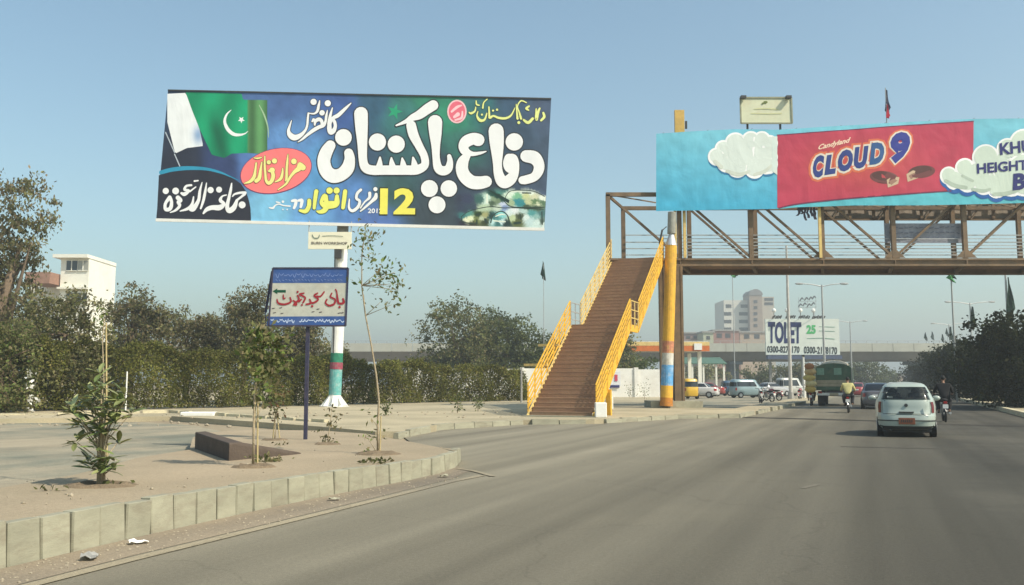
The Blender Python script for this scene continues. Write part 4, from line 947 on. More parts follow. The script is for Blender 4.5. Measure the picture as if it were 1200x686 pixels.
# pillars
def pillar(x, Y, z0, z1, wx, wy, m=BRN, nm='pillar'):
    mb = MB(); mb.box((x, Y, (z0 + z1) / 2), (wx * .5, wy, z1 - z0)); mb.box((x - wx * .38, Y, (z0 + z1) / 2), (wx * .24, wy + .06, z1 - z0)); mb.box((x + wx * .38, Y, (z0 + z1) / 2), (wx * .24, wy + .06, z1 - z0)); return part(nm, mb, m, fb_)
xc = xx(795, 400, BRY); pillar(xc, BRY + .05, .3, ZBOT + .01, .5, .4)
xc2 = xx(775.5, 400, BRY + SKY_); pillar(xc + .25, BRY + SKY_, .3, ZBOT, .4, .4); pillar(xx(776.5, 400, BRY), BRY + .05, .3, ZBOT + .01, .28, .3)
mb = MB(); mb.box((xc - .25, BRY + .5, .32), (2.6, 2.4, .36)); part('plinth', mb, KERB, fb_)
pillar(XB1 - 2.5, BRY + .05, .1, ZBOT + .01, .5, .4); pillar(XB1 - 2.1, BRY + SKY_, .1, ZBOT, .4, .4)
part('upper_post', MB().box((xx(796.5, 140, BRY), BRY + .1, (zy(129, BRY) + ZTOP) / 2), (.5, .2, zy(129, BRY) - ZTOP)), mk('ochre_post', (.58, .38, .10), .65, .15, 3, dirt=(.3, .2, .1), dirt_amt=.4), fb_)
part('post_clamp', MB().box((xx(804.3, 140, BRY), BRY + .1, zy(146, BRY)), (.1, .12, .4)), DKM, fb_)
part('upper_post', MB().box((xx(790.2, 250, BRY), BRY - .18, (DZ + ZTOP) / 2), (.12, .12, ZTOP - DZ)).box((xx(801, 250, BRY), BRY - .18, (DZ + ZTOP) / 2), (.14, .12, ZTOP - DZ)), YELF, fb_)
part('upper_post', MB().box((xx(958.5, 250, BRY), BRY - .2, (DZ + ZTOP) / 2), (.14, .1, ZTOP - DZ)), YELF, fb_)

# stairs as a thing of their own
sx0, sy0, sz0 = xx(657, 484, 34), 34.0, VZ
tx, ty_, tz = xx(747, 303, BRY - .25), BRY - .25, DZ - .05
D = Vector((tx - sx0, ty_ - sy0, 0)); RUN = D.length; D.normalize(); Nn = Vector((D.y, -D.x, 0))   # Nn = right hand side
LAND = 1.5; SL = RUN - LAND; RISE = tz - sz0; HW = 1.3
st = thing('bridge_stairs', 'long brown footbridge stairs with yellow railings leading up from the pavement', 'stairs', (sx0, sy0, sz0))
base = Vector((sx0, sy0, sz0))
def sp(s, side, dz=0):  # s = distance along, side in metres right
    L1 = SL * .494
    if s <= L1: z = s / SL * RISE
    elif s <= L1 + LAND: z = L1 / SL * RISE
    else: z = (s - LAND) / SL * RISE
    return base + D * s + Nn * side + Vector((0, 0, z + dz))
NS = 44; L1 = SL * .494; rzs = math.atan2(D.y, D.x) - PI / 2
tm = MB().box((0, 0, 0), (2 * HW - .14, SL / NS + .004, .035)).mesh('stair_tread'); tm.materials.append(TREAD)
rm = MB().box((0, 0, 0), (2 * HW - .16, .03, RISE / NS)).mesh('stair_riser'); rm.materials.append(TREAD)
for i in range(NS):
    s = (i + .5) * SL / NS; ss = s if s <= L1 else s + LAND
    z = (i + 1) * RISE / NS
    p = base + D * ss; jit = random.uniform(-.006, .006)
    shared('stair_tread', tm, st, (p.x - base.x, p.y - base.y, z - .025 + jit), (0, 0, rzs))
    p2 = base + D * (ss - SL / NS / 2 + .02)
    shared('stair_riser', rm, st, (p2.x - base.x, p2.y - base.y, z - RISE / NS / 2 - .026 + jit), (0, 0, rzs))
c = base + D * (L1 + LAND / 2); zl = L1 / SL * RISE
part('landing', MB().box((c.x, c.y, sz0 + zl - .06), (2 * HW - .14, LAND, .1), rzs), TREAD, st)
for side in (-1, 1):
    m_ = YEL if side == 1 else YELF
    for (a, b, nm) in ((0, L1, 'stringer'), (L1 + LAND, RUN, 'stringer')):
        part(nm, MB().beam(sp(a, side * HW, -.12), sp(b - .001 if a == 0 else b, side * HW, -.12), .09, .34), YEL if side == 1 else YELF, st)
    part('stringer', MB().beam(sp(L1 + .02, side * HW, -.14), sp(L1 + LAND - .02, side * HW, -.14), .085, .3), m_, st)
    for (a, b) in ((.15, L1 - .05), (L1 + LAND + .1, RUN - .1)):
        mt_ = YEL if (side == 1 or a < 1) else YELF
        n_ = int((b - a) / .8) + 1
        for k in range(n_ + 1):
            s = a + (b - a) * k / n_; part('rail_post', MB().beam(sp(s, side * (HW + .06), -.15), sp(s, side * (HW + .06), 1.08), .06, .06, Vector((0, 1, 0))), mt_, st)
        for h in (.22, .44, .66, .88, 1.1):
            part('handrail', MB().beam(sp(a - .05, side * (HW + .06), h), sp(b + .05, side * (HW + .06), h), .045, .05), mt_, st)
    a, b = L1 + .1, L1 + LAND - .05
    for k in range(3):
        s = a + (b - a) * k / 2; part('rail_post', MB().beam(sp(s, side * (HW + .065), -.1), sp(s, side * (HW + .065), 1.05), .05, .05, Vector((0, 1, 0))), GALV if side == -1 else YELF, st)
    for h in (.3, .65, 1.05): part('handrail', MB().beam(sp(a, side * (HW + .065), h), sp(b, side * (HW + .065), h), .04, .04), GALV if side == -1 else YELF, st)
# supports
for (s, side, m_) in ((1.9, HW + .05, YEL), (L1 + .7, -HW, BRN)):
    a = sp(s, side, -.3); part('support_leg', MB().box((a.x, a.y, (a.z + VZ - .02) / 2), (.2, .2, a.z - VZ + .02), rzs), m_, st)
for s in (L1 * .5, L1 + .7): part('cross_brace', MB().beam(sp(s, -HW + .05, -.3), sp(s, HW - .05, -.3), .12, .14), YELF, st)
part('platform_bracket', MB().box(sp(L1 * .38, -HW - .45, .55), (1.0, .12, .1), rzs).box(sp(L1 * .62, -HW - .35, .5), (.9, .12, .1), rzs), YELF, st)
part('stair_footing', MB().box(base - D * .18 + Vector((0, 0, -.03)), (2 * HW + .3, .5, .12), rzs), KERB, st)

# yellow painted advert pole beside pillar
YP = BRY - .9
yp = thing('painted_pole', 'round yellow pole with blue and white painted bands in front of the pillar', 'pole', (xx(781, 470, YP), YP, VZ))
def ys(y0, y1, r0, r1, m, nm='pole_section', lb=None):
    f_ = lambda y: P(781 + (470 - y) * 5.5 / 185., y, YP)
    part(nm, MB().tube(f_(y0), f_(y1), r0, r1, 18), m, yp, label=lb)
ys(476, 466, .33, .31, mk('orange_worn', (.5, .2, .03), .7, .3, 5, dirt=(.2, .1, .06), dirt_amt=.7), lb='worn orange foot'); ys(466, 452, .31, .30, YEL); ys(452, 428, .30, .30, mk('blueband', (.10, .33, .62), .6, .3, 5, dirt=(.5, .55, .58), dirt_amt=.6), lb='blue poster band'); ys(428, 414, .29, .29, mk('whiteband', (.6, .58, .52), .6, .15, 5, dirt=(.35, .3, .2), dirt_amt=.6), lb='white poster band'); ys(414, 400, .29, .29, mk('tornband', (.50, .20, .12), .6, .3, 7, dirt=(.6, .42, .15), dirt_amt=.9), lb='torn reddish poster band')
ys(400, 288, .29, .29, YEL)
ys(288, 274, .30, .12, mk('silver_cap', (.6, .6, .6), .35, .1, 4, metal=.5), 'silver_collar'); ys(274, 249, .21, .21, mk('old_pipe', (.28, .28, .24), .6, .2, 4))
mb = MB(); mb.path([P(776, 300, YP), P(773, 285, YP - .1), P(776, 270, YP - .1), P(781, 266, YP)], [.04, .05, .05, .03], 7); part('wire_loop', mb, DKM, yp)
# white blocks
for (px, py, sx_, sz_, lb) in ((704, 489, .42, .55, 'white painted block at the foot of the stairs'), (715.5, 480, .22, .6, 'white marker block beside the yellow support leg'), (791, 474.5, .75, .3, 'white kerb block in front of the painted pole'), (797, 471.5, .35, .55, 'upright white block against the brown pillar')):
    g_ = G(px, py, VZ); o = part('marker_block', MB().box((0, 0, sz_ / 2), (sx_, .35, sz_)), WHITE, bevel=.03); o.location = (g_.x, g_.y, VZ - .015); tag(o, lb, 'block', 'white marker blocks')

# ================================================================== CHOCOLATE BANNER
CY = BRY - .55
def wobc(x, y):
    return .012 * math.sin(x * .085 + y * .03) + .03 * math.sin(x * .031 - y * .02 + 2) + .010 * mnoise.noise(Vector((x * .12, y * .1, 1)))
SCB = surf(CY, wobc, .35)
cb = thing('chocolate_banner', 'long sky-blue chocolate banner with red panel hung along the footbridge', 'banner', (xx(985, 195, CY), CY, zy(195, CY)))
tC = lambda x: float(np.interp(x, [769, 800, 860, 913, 1000, 1070, 1140, 1300], [157, 155, 151.5, 152, 147, 142.5, 139.5, 139]))
bC = lambda x: float(np.interp(x, [769, 830, 913, 935, 1000, 1080, 1200, 1300], [247.5, 246.5, 245, 243, 241, 241, 238, 236]))
def ccol(x, y):
    v = (y - 150) / 90.; a = np.array(C(125, 200, 220)); b = np.array(C(75, 175, 210)); c = np.array(C(95, 190, 205))
    k = min(1, max(0, v)); col = a * (1 - k) + b * k
    if x > 913 and y > 225: col = c
    n_ = mnoise.noise(Vector((x * .07, y * .09, 5))) * .16 + mnoise.noise(Vector((x * .25, y * .2, 2))) * .06
    return tuple(col * (1 + n_) * .9)
colgrid('vinyl_sheet', 769, 1300, tC, bC, 150, 26, SCB, ccol, vcol('banner_print', .5, 0.0, .04, True), cb)
rT = lambda x: float(np.interp(x, [911, 1000, 1060, 1141], [158, 152, 147, 142]))
rB = lambda x: float(np.interp(x, [911, 935, 985, 1060, 1141], [244, 239, 233.5, 227.5, 222]))
def rcol(x, y):
    n_ = mnoise.noise(Vector((x * .04, y * .05, 9))) * .12; g_ = math.exp(-(((x - 1010) / 62) ** 2 + ((y - 193) / 26) ** 2))
    a = np.array(C(190, 62, 88)) * (1 + n_); b = np.array(C(205, 90, 70)); return tuple((a * (1 - .6 * g_) + b * .6 * g_) * .92)
colgrid('red_panel', 911, 1141, rT, rB, 70, 22, SCB, rcol, PRINT, cb, .02)
mb = MB(); [None]
draw('red_panel_edge', [[(911, 158.3, 1), (1000, 152.2, 1), (1060, 147.3, 1), (1141, 142.2, 1)], [(913, 244, 1.4), (935, 239.3, 1.6), (985, 233.7, 1.6), (1060, 227.8, 1.6), (1120, 223.5, 1.4)]], SCB, ink(110, 40, 75), cb, .03)
# clouds: blue shade, white rim, cloud body
def cloud(discs, m, off, nm='printed_cloud', grow=0, dy=0):
    mb = MB()
    for i, (x, y, r) in enumerate(discs): disc_px(mb, x, y + dy, r + grow, SCB, off + i * .0006, 24)
    return part(nm, mb, m, cb)
cl1 = [(840, 184, 10), (848, 175, 10), (852, 190, 12), (862, 168, 12), (864, 196, 12), (868, 182, 16), (880, 165, 10.5), (880, 180, 16), (884, 198, 11), (893, 164, 9.5), (896, 178, 14), (899, 192, 12), (902, 168, 9), (903, 184, 8)]
cloud(cl1, ink(45, 120, 165), .022, grow=.6, dy=2.6); cloud(cl1, PW, .036, grow=.8)
cloud([(x, y - .5, r - 1.8) for x, y, r in cl1], ink(215, 225, 218), .05)
draw('cloud_shading', [[(838, 190, 5), (845, 196, 5)], [(852, 201, 4), (866, 205, 4.4), (878, 201, 3)], [(884, 205, 3.6), (896, 201, 4.2), (904, 194, 3)]], SCB, ink(206, 212, 200), cb, .062)
ppoly('blank_strip', [(905, 160), (911, 160), (911, 205), (905, 201)], ink(215, 228, 222), .066, cb, SCB)
cl2 = [(1112, 206, 10), (1119, 211, 11), (1131, 197, 11), (1134, 213, 12), (1146, 205, 15), (1155, 185, 15), (1153, 216, 12), (1166, 205, 18), (1168, 221, 11), (1180, 175, 12), (1182, 195, 20), (1185, 214, 16), (1200, 170, 18), (1202, 205, 25), (1222, 160, 20), (1225, 195, 30), (1250, 185, 32)]
cloud(cl2, ink(35, 95, 165), .04, grow=.8, dy=4.5); cloud(cl2, PW, .052, grow=.8); cloud([(x, y - .5, r - 1.8) for x, y, r in cl2], ink(208, 222, 208), .066)
draw('cloud_shading', [[(1108, 212, 4), (1120, 218, 5), (1132, 220, 4.4)], [(1140, 222, 4), (1152, 224, 4), (1160, 222, 3)], [(1165, 228, 4.4), (1180, 227, 5), (1194, 222, 4)], [(1128, 206, 3), (1140, 212, 3)]], SCB, ink(180, 195, 180), cb, .08)
NV = ink(38, 42, 110); CW = ink(225, 215, 200); OR_ = ink(225, 130, 70)
text_px('printed_word', 'KHU', (1170.5, 168.5), (1208, 164), (1171.5, 182.5), SCB, NV, cb, .125, bold=.03)
text_px('printed_word', 'HEIGHT', (1144.5, 192), (1203, 187.5), (1145, 204), SCB, NV, cb, .125, bold=.03)
text_px('printed_word', 'B', (1187, 204), (1202, 202.5), (1186.5, 223.5), SCB, NV, cb, .125, bold=.05)
def lg(zx, zy2): return (930 + zx / 6.667, 140 + zy2 / 6.667)
def cwt(nm, s, TLz, TRz, BLz, m, off, bold, sh=.18, cy=cb):
    text_px(nm, s, lg(*TLz), lg(*TRz), lg(*BLz), SCB, m, cb, off, bold=bold, shear=sh)
# logo halo then outline then letters
draw('logo_glow', [[(200, 390, 150), (400, 340, 150), (620, 290, 150), (820, 230, 150)]], SCB, OR_, cb, .03, (930, 140, 6.667)) if False else None
for i_, (ch, x0z, x1z, yt, yb) in enumerate((('C', 150, 238, 290, 462), ('L', 240, 330, 285, 438), ('O', 345, 462, 245, 415), ('U', 468, 582, 222, 392), ('D', 588, 705, 190, 360))):
    dy_ = -14
    cwt('logo_halo', ch, (x0z - 34, yt - 30), (x1z + 34, yt + dy_ - 30), (x0z - 36, yb + 34), ink(215, 110, 75), .034 + i_ * .001, .16, .16)
    cwt('logo_outline', ch, (x0z - 16, yt - 15), (x1z + 16, yt + dy_ - 15), (x0z - 18, yb + 17), CW, .044 + i_ * .001, .12, .16)
    cwt('logo_letter', ch, (x0z, yt), (x1z, yt + dy_), (x0z, yb), ink(40, 60, 130) if ch != 'D' else ink(40, 85, 140), .06 + i_ * .001, .07, .16)
cwt('logo_halo', '9', (730, 84), (940, 67), (727, 380), ink(215, 110, 75), .036, .06, .12)
cwt('logo_outline', '9', (742, 96), (926, 79), (739, 366), CW, .052, .07, .12)
cwt('logo_number', '9', (755, 108), (912, 92), (752, 352), ink(38, 50, 140), .066, .06, .12)
cwt('printed_brand', 'Candyland', (195, 200), (445, 140), (190, 252), ink(245, 215, 190), .04, .03, .3)
def choc(cx, cy, rx, ry, rot, seedp, fx, fy):
    mb = MB(); disc_px(mb, *lg(cx, cy), rx, SCB, .034, 20, ry, rot); part('printed_chocolate', mb, ink(112, 62, 62), cb)
    mb = MB(); disc_px(mb, *lg(cx - 6, cy - 10), rx * .8, SCB, .037, 20, ry * .7, rot); part('printed_chocolate', mb, ink(85, 50, 48), cb)
    mb = MB(); poly_px(mb, [lg(fx - 50, fy - 15), lg(fx, fy - 45), lg(fx + 50, fy - 35), lg(fx + 40, fy + 15), lg(fx - 40, fy + 45)], SCB, .041); part('printed_filling', mb, ink(205, 180, 150), cb)
    mb = MB(); poly_px(mb, [lg(fx - 35, fy - 5), lg(fx + 10, fy - 25), lg(fx + 35, fy - 10), lg(fx - 15, fy + 25)], SCB, .044); part('printed_filling', mb, ink(160, 120, 105), cb)
choc(705, 455, 17, 7.5, .1, 1, 775, 490); choc(1000, 410, 16, 7.5, -.1, 2, 930, 445)
# ropes
mb = MB()
for x in range(775, 1300, 52): mb.tube(SCB(x, tC(x) + 1, -.01), P(x + 3, tC(x) - 1, BRY - .1) + Vector((0, .0, 0)), .012, .012, 4)
part('tie_rope', mb, DKM, cb)
# torn cloth strips
tc_ = thing('torn_cloth', 'torn dark cloth strips hanging below the chocolate banner', 'cloth', P(946, 245, BRY - .25))
rr = random.Random(3)
for k in range(6):
    x = 936 + k * 3.6; l = rr.uniform(8, 17); mb = MB(); a = [P(x + rr.uniform(-1, 1) * j * .5, 243 + l * j / 4, BRY - .26 - .03 * math.sin(j + k)) for j in range(5)]
    vs = []
    for j, p_ in enumerate(a): vs += [p_ + Vector((-.06 - .02 * math.sin(j * 2 + k), .01, 0)), p_ + Vector((.07 + .03 * math.sin(j + k), -.01, 0)), p_ + Vector((.0, .03, 0))]
    fs = []
    for j in range(4):
        for c_ in range(3): fs.append((3 * j + c_, 3 * j + (c_ + 1) % 3, 3 * j + 3 + (c_ + 1) % 3, 3 * j + 3 + c_))
    mb.add(vs, fs + [(0, 2, 1), (12, 13, 14)]); part('strip', mb, flat('cloth_dark', (.05, .045, .06), .9), tc_)
# reverse of the far banner
rb = thing('rear_banner', 'beige back of another banner on the far side of the footbridge', 'banner', (xx(1090, 250, BRY + SKY_ + .3), BRY + SKY_ + .3, ZTOP))
BKM = mk('banner_back', (.32, .27, .21), .8, .15, 1, dirt=(.2, .15, .12), dirt_amt=.5)
RY = BRY + SKY_ + .3
x0_, x1_ = xx(962, 250, RY), xx(1290, 250, RY); z0_, z1_ = zy(257, RY), zy(166, RY)
mb = MB(); nx = 40
vs = []; fs = []
for i in range(nx + 1):
    for j in range(5):
        vs.append((x0_ + (x1_ - x0_) * i / nx, RY + .05 * math.sin(i * .9 + j), z0_ + (z1_ - z0_) * j / 4))
for i in range(nx):
    for j in range(4): a = i * 5 + j; fs.append((a, a + 5, a + 6, a + 1))
mb.add(vs, fs); part('vinyl_sheet', mb, BKM, rb)
mb = MB(); mb.box(((x0_ + x1_) / 2, RY - .12, z0_ - .03), (x1_ - x0_, .08, .14)); mb.box(((x0_ + x1_) / 2, RY - .12, z0_ + .85), (x1_ - x0_, .06, .08)); part('frame_rail', mb, BRN, rb)
for k in range(12): part('frame_post', MB().box((x0_ + .2 + k * 1.35, RY - .12 - .08, (z0_ + z1_) / 2), (.16, .08, z1_ - z0_)), BRN, rb)
for k in range(6): part('frame_brace', MB().beam((x0_ + .5 + k * 2.6, RY - .28, z0_ - .1), (x0_ + 1.9 + k * 2.6, RY - .28, z0_ + 1.8), .07, .07), BRN, rb)
# grey notice panel on bridge
gp = thing('notice_panel', 'grey weathered notice panel fixed inside the footbridge railing', 'sign', P(1083, 274, BRY + .3))
mb = MB(); a, b = P(1037.5, 285, BRY + .28), P(1129, 262, BRY + .28); mb.box(((a.x + b.x) / 2, BRY + .3, (a.z + b.z) / 2), (b.x - a.x, .04, b.z - a.z)); part('panel', mb, mk('grey_panel', (.26, .27, .31), .7, .2, 3, dirt=(.17, .18, .23), dirt_amt=.7), gp)
rr = random.Random(12)
draw('lettering', [[(x + rr.uniform(-1, 1), yy + rr.uniform(-1, 1), .7), (x + 3.5, yy + rr.uniform(-1.5, 1.5), .9)] for yy in (267, 273, 279) for x in range(1042, 1124, 6)], surf(BRY + .26), ink(95, 100, 118), gp, .01)
# pale hoarding above the bridge
HYY = BRY + SKY_
hd = thing('cream_hoarding', 'blank cream hoarding on two legs above the footbridge', 'billboard', P(897, 150, HYY))
a, b = P(868, 145, HYY), P(927, 115, HYY)
part('panel', MB().box(((a.x + b.x) / 2, HYY, (a.z + b.z) / 2), (b.x - a.x, .1, b.z - a.z)), mk('hoarding_cream', (.66, .66, .46), .7, .08, 1.5, dirt=(.6, .5, .33), dirt_amt=.5), hd)
mb = MB(); ext = .07
for (u, v) in (((a.x, a.z), (b.x, a.z)), ((a.x, b.z), (b.x, b.z)), ((a.x, a.z), (a.x, b.z)), ((b.x, a.z), (b.x, b.z))): mb.beam((u[0], HYY - .06, u[1]), (v[0], HYY - .06, v[1]), .08, .08, Vector((0, 1, 0)))
part('frame', mb, mk('hframe', (.3, .3, .2), .7), hd)
for px in (876.5, 915): mbx = xx(px, 150, HYY); part('leg', MB().box((mbx, HYY + .1, (a.z + ZTOP) / 2), (.1, .1, a.z - ZTOP)), DKM, hd)
for px in (871, 924): part('lamp', MB().box(P(px, 114, HYY - .25), (.3, .25, .14)), DKM, hd)
mb = MB(); disc_px(mb, 897, 120, 2.6, surf(HYY - .06), .02, 12, 1.4); disc_px(mb, 894, 121.5, 1.6, surf(HYY - .06), .022, 10, 1); part('emblem', mb, ink(110, 120, 60), hd)
draw('lettering', [[(884, 128, .8), (897, 127.5, 1), (912, 128.4, .8)], [(880, 133, .7), (900, 133.5, .8), (916, 133, .7)]], surf(HYY - .06), ink(205, 205, 150), hd, .012)

# ================================================================== FLAGS, LAMPS, POLES
def flagmesh(name, w_, h_, m, hang=.8, seed=0):
    rr = random.Random(seed); n = 8; vs = []; fs = []
    for j in range(n + 1):
        for i in range(4):
            u, v = i / 3, j / n
            vs.append((w_ * u * (.18 + .82 * min(1, v * 1.1) ** 1.3) * (1 if v < .85 else .6) - w_ * .3 * v + .03, .12 * w_ * math.sin(u * 5 + v * 6 + seed), -h_ * v - hang * u * .35 * w_))
    for j in range(n):
        for i in range(3): a = j * 4 + i; fs.append((a, a + 4, a + 5, a + 1))
    mb = MB().add(vs, fs); me = mb.mesh(name); me.materials.append(m); return me
FG = flat('flag_green', (.012, .035, .022), .85); FGL = flat('flag_bright_green', (.08, .28, .1), .85); FW = flat('flag_white', (.6, .6, .58), .85); FR = flat('flag_red', (.45, .03, .06), .85); FK = flat('flag_black', (.03, .03, .06), .85)
def solid(o, t=.012):
    md = o.modifiers.new('s', 'SOLIDIFY'); md.thickness = t; return o
def lamp(x, Y, top, label, arm=2.0, flag=None, flag_h=2.8, base=0.1, one=False, group='street lamps along the road'):
    X = xx(x, top, Y); H = zy(top, Y)
    t = thing('street_lamp', label, 'street lamp', (X, Y, base), 0, group)
    part('pole', MB().tube((X, Y, base), (X, Y, H), .13, .07, 8), GALV, t)
    part('base_box', MB().box((X, Y, base + .2), (.4, .4, .4)), CONC, t)
    for s_ in ((1,) if one else (-1, 1)):
        part('arm', MB().path([(X, Y, H - .15), (X + s_ * arm * .5, Y, H + .02), (X + s_ * arm, Y, H + .1)], [.05, .045, .04], 6), GALV, t)
        part('lamp_head', MB().ell((X + s_ * (arm + .35), Y, H + .1), (.42, .16, .1), 8, 5), GALV, t)
    if flag:
        o = solid(part('flag', flagmesh('flag', .8, flag_h, flag, .3, int(x)), flag, None)); o.location = (X + .05, Y - .15, H - .35); o.parent = None
        tag(o, 'dark green flag hanging from the ' + label.split(' ')[0] + ' right-hand street lamp', 'flag', 'flags hung on the street lamps')
    return t
lamp(1178, 70, 320, 'nearest street lamp rising above the right-hand trees', 2.1, FG, 3.2)
lamp(1136.5, 96, 355, 'second street lamp above the right-hand trees', 2.0, FG, 2.2)
lamp(1112, 134, 380, 'third street lamp, smallest above the right-hand trees', 2.0, FG, 2.0)
lamp(963, 78, 334, 'double street lamp rising above the TOLET hoarding', 1.6)
lamp(996, 126, 377, 'small distant street lamp right of the TOLET hoarding', 1.8)
# tall flagpoles
def flagpole(x, Y, top, bot, label, m, m2=None, fw=1.0, fh=1.0, base=0.1, r=.07):
    X = xx(x, top, Y); H = zy(top, Y); B = base if bot is None else zy(bot, Y)
    t = thing('flagpole', label, 'flagpole', (X, Y, B))
    part('pole', MB().tube((X, Y, B), (X, Y, H), r, r * .7, 6), GALV, t)
    o = solid(part('flag', flagmesh('flag', fw, fh, m, 1, int(x)), m, t, world=False)); o.location = (.0, 0, H - B - .05)
    if m2:
        o = solid(part('flag_panel', flagmesh('flag_panel', fw * .7, fh * .6, m2, 1, int(x)), m2, t, world=False)); o.location = (-.02 * fw, -.06, H - B - fh * .75)
    return t
flagpole(1114, 62, 312, None, 'tall thin flagpole with a green flag in front of the flyover right end', FG, FGL, -1.0, .9)
flagpole(858, 120, 313, None, 'thin flagpole with a green flag in front of the white office block', FG, FGL, 1.3, .9)
flagpole(637, 80, 308, None, 'thin flagpole with a dark flag above the dense round trees', FG, None, -.55, 1.6, r=.04)
flagpole(1037.5, BRY + .1, 103, 148, 'short pole with a black and red flag on top of the footbridge', FK, FR, .35, 1.2, r=.03)
for (x, y, f_) in ((1085, 391, 1), (1093, 390, 1), (1105, 393, 1), (1118.5, 392, 1), (1110, 386, 1)):
    flagpole(x, FY + .6, y, 403, {1085: 'leftmost small flag on the flyover railing', 1093: 'second small flag from the left on the flyover railing', 1105: 'small flag at the middle of the row on the flyover railing', 1118.5: 'rightmost small flag on the flyover railing', 1110: 'taller small flag second from the right on the flyover'}[x], FG, None, -.9, 1.5, r=.04)['group'] = 'small flags on the flyover railing'
# tall pale pole in front of TOLET
X = xx(927, 470, 70); t = thing('lamp_pole', 'tall thin pale pole standing in front of the TOLET hoarding', 'pole', (X, 70, VZ))
part('pole', MB().tube((X, 70, VZ), (X, 70, zy(288, 70)), .16, .08, 8), mk('palepole', (.5, .48, .44), .6), t); part('foot', MB().tube((X, 70, VZ - .02), (X, 70, VZ + .5), .28, .2, 8), CONC, t)
X = xx(943, 470, 74); t = thing('sign_post', 'short pale post under the TOLET hoarding beside the yellow load', 'pole', (X, 74, VZ))
part('pole', MB().tube((X, 74, VZ - .1), (X, 74, zy(418, 74)), .1, .08, 8), WHITE, t); part('cap', MB().tube((X, 74, zy(418, 74)), (X, 74, zy(416, 74)), .14, .14, 8), DKM, t)
# TO LET hoarding
TY = 120
tl = thing('tolet_hoarding', 'white TOLET hoarding with phone numbers in front of the flyover', 'billboard', (xx(940, 416, TY), TY, 0))
a, b = P(897.5, 416, TY), P(982.5, 374, TY)
part('panel', MB().box(((a.x + b.x) / 2, TY, (a.z + b.z) / 2), (b.x - a.x, .3, b.z - a.z)), mk('hoard_white', (.62, .66, .6), .6, .06, 1), tl)
for px in (903, 941, 977): part('leg', MB().box((xx(px, 416, TY), TY + .3, a.z / 2), (.3, .3, a.z)), STEEL, tl)
part('walkway', MB().box(((a.x + b.x) / 2, TY - .5, a.z - .35), (b.x - a.x, .8, .5)), mk('navyw', (.08, .10, .16), .7), tl)
ST_ = surf(TY - .16)
text_px('lettering', 'TOLET', (900, 377), (939, 377.5), (900, 402.5), ST_, ink(38, 48, 95), tl, .02, bold=.045)
text_px('lettering', '0300-8271170', (899, 405.5), (937, 406), (899, 413.5), ST_, ink(50, 55, 60), tl, .02, bold=.03)
text_px('lettering', '0300-2178170', (942, 406), (981, 407), (942, 414.5), ST_, ink(50, 55, 60), tl, .02, bold=.03)
text_px('lettering', '25', (945, 381), (956, 381), (945, 391.5), ST_, ink(80, 175, 110), tl, .02, bold=.05)
draw('lettering', [[(960, 383, .6), (978, 383.5, .6)], [(960, 388, .6), (978, 388.5, .6)], [(946, 397, .7), (962, 396.5, .7), (978, 397.5, .7)]], ST_, ink(120, 160, 140), tl, .02)
rr = random.Random(2)
for (x0w, x1w) in ((905, 916), (921, 931), (936, 948), (952, 967)):
    draw('top_lettering', [[(x, 373 + rr.uniform(-.6, .6), 1.5), (x + 1.2, 370.7 + rr.uniform(-.6, .6), 1.6)] for x in np.arange(x0w, x1w, 1.9)], surf(TY - .1), DKM, tl, .0)
for px in (907, 922, 938, 953): part('floodlight', MB().ell(P(px, 364, TY - 1.2), (.28, .25, .3), 8, 5), WHITE, tl); 
mb = MB()
for px in (907, 922, 938, 953): mb.beam(P(px, 365, TY - 1.2), P(px, 374, TY), .06, .06)
part('floodlight_arm', mb, STEEL, tl)
rs = thing('rooftop_letters', 'dark slanted Urdu letters standing in the sky above the TOLET hoarding', 'sign', (xx(946, 360, 300), 300, 0))
draw('letters', [[(x, y, 1.6), (x + 2.2, y - 3, 1.6), (x + 3.6, y - 1.6, 1.4)] for x, y in ((936, 359.5), (941, 358.5), (946, 359.5), (951, 358), (937.5, 352.5), (943, 352), (948, 351.5), (952, 350.5))], surf(300), DKM, rs, .0)
mb = MB(); 
for px in (936, 946, 956): mb.beam(P(px, 362, 300.4), P(px, 349, 300.4), .12, .12)
mb.beam(P(935, 361, 300.4), P(957, 360, 300.4), .15, .15); mb.beam(P(935, 354, 300.4), P(957, 353, 300.4), .15, .15)
for px in (938, 954): mb.box((xx(px, 362, 300.5), 300.6, zy(361, 300) / 2), (.3, .3, zy(361, 300)))
part('support_frame', mb, GALV, rs)
# ================================================================== WALLS, STATION
ww = thing('boundary_wall', 'long whitewashed boundary wall behind the hedge and stairs', 'wall', (xx(640, 460, 78), 78, 0))
xw0, xw1 = xx(478, 450, 78), xx(779, 450, 78); zw = zy(432.5, 78); n_ = 9
for k in range(n_):
    a_ = xw0 + (xw1 - xw0) * k / n_; b_ = xw0 + (xw1 - xw0) * (k + 1) / n_
    part('wall_panel', MB().box(((a_ + b_) / 2, 78, (zw + .05 * math.sin(k * 2.1)) / 2), (b_ - a_ - .03, .22, zw + .05 * math.sin(k * 2.1))), WHITE, ww)
    part('pier', MB().box((a_, 77.95, zw / 2 + .06), (.35, .36, zw + .12)), WHITE, ww)
pz = thing('wall_poster', 'small red and navy poster on the white wall beside the stairs', 'poster', P(718, 447, 77.8))
a, b = P(711.5, 453, 77.8), P(727, 436, 77.8); part('sheet', MB().box(((a.x + b.x) / 2, 77.8, (a.z + b.z) / 2), (b.x - a.x, .03, b.z - a.z)), flat('poster', (.7, .72, .75)), pz)
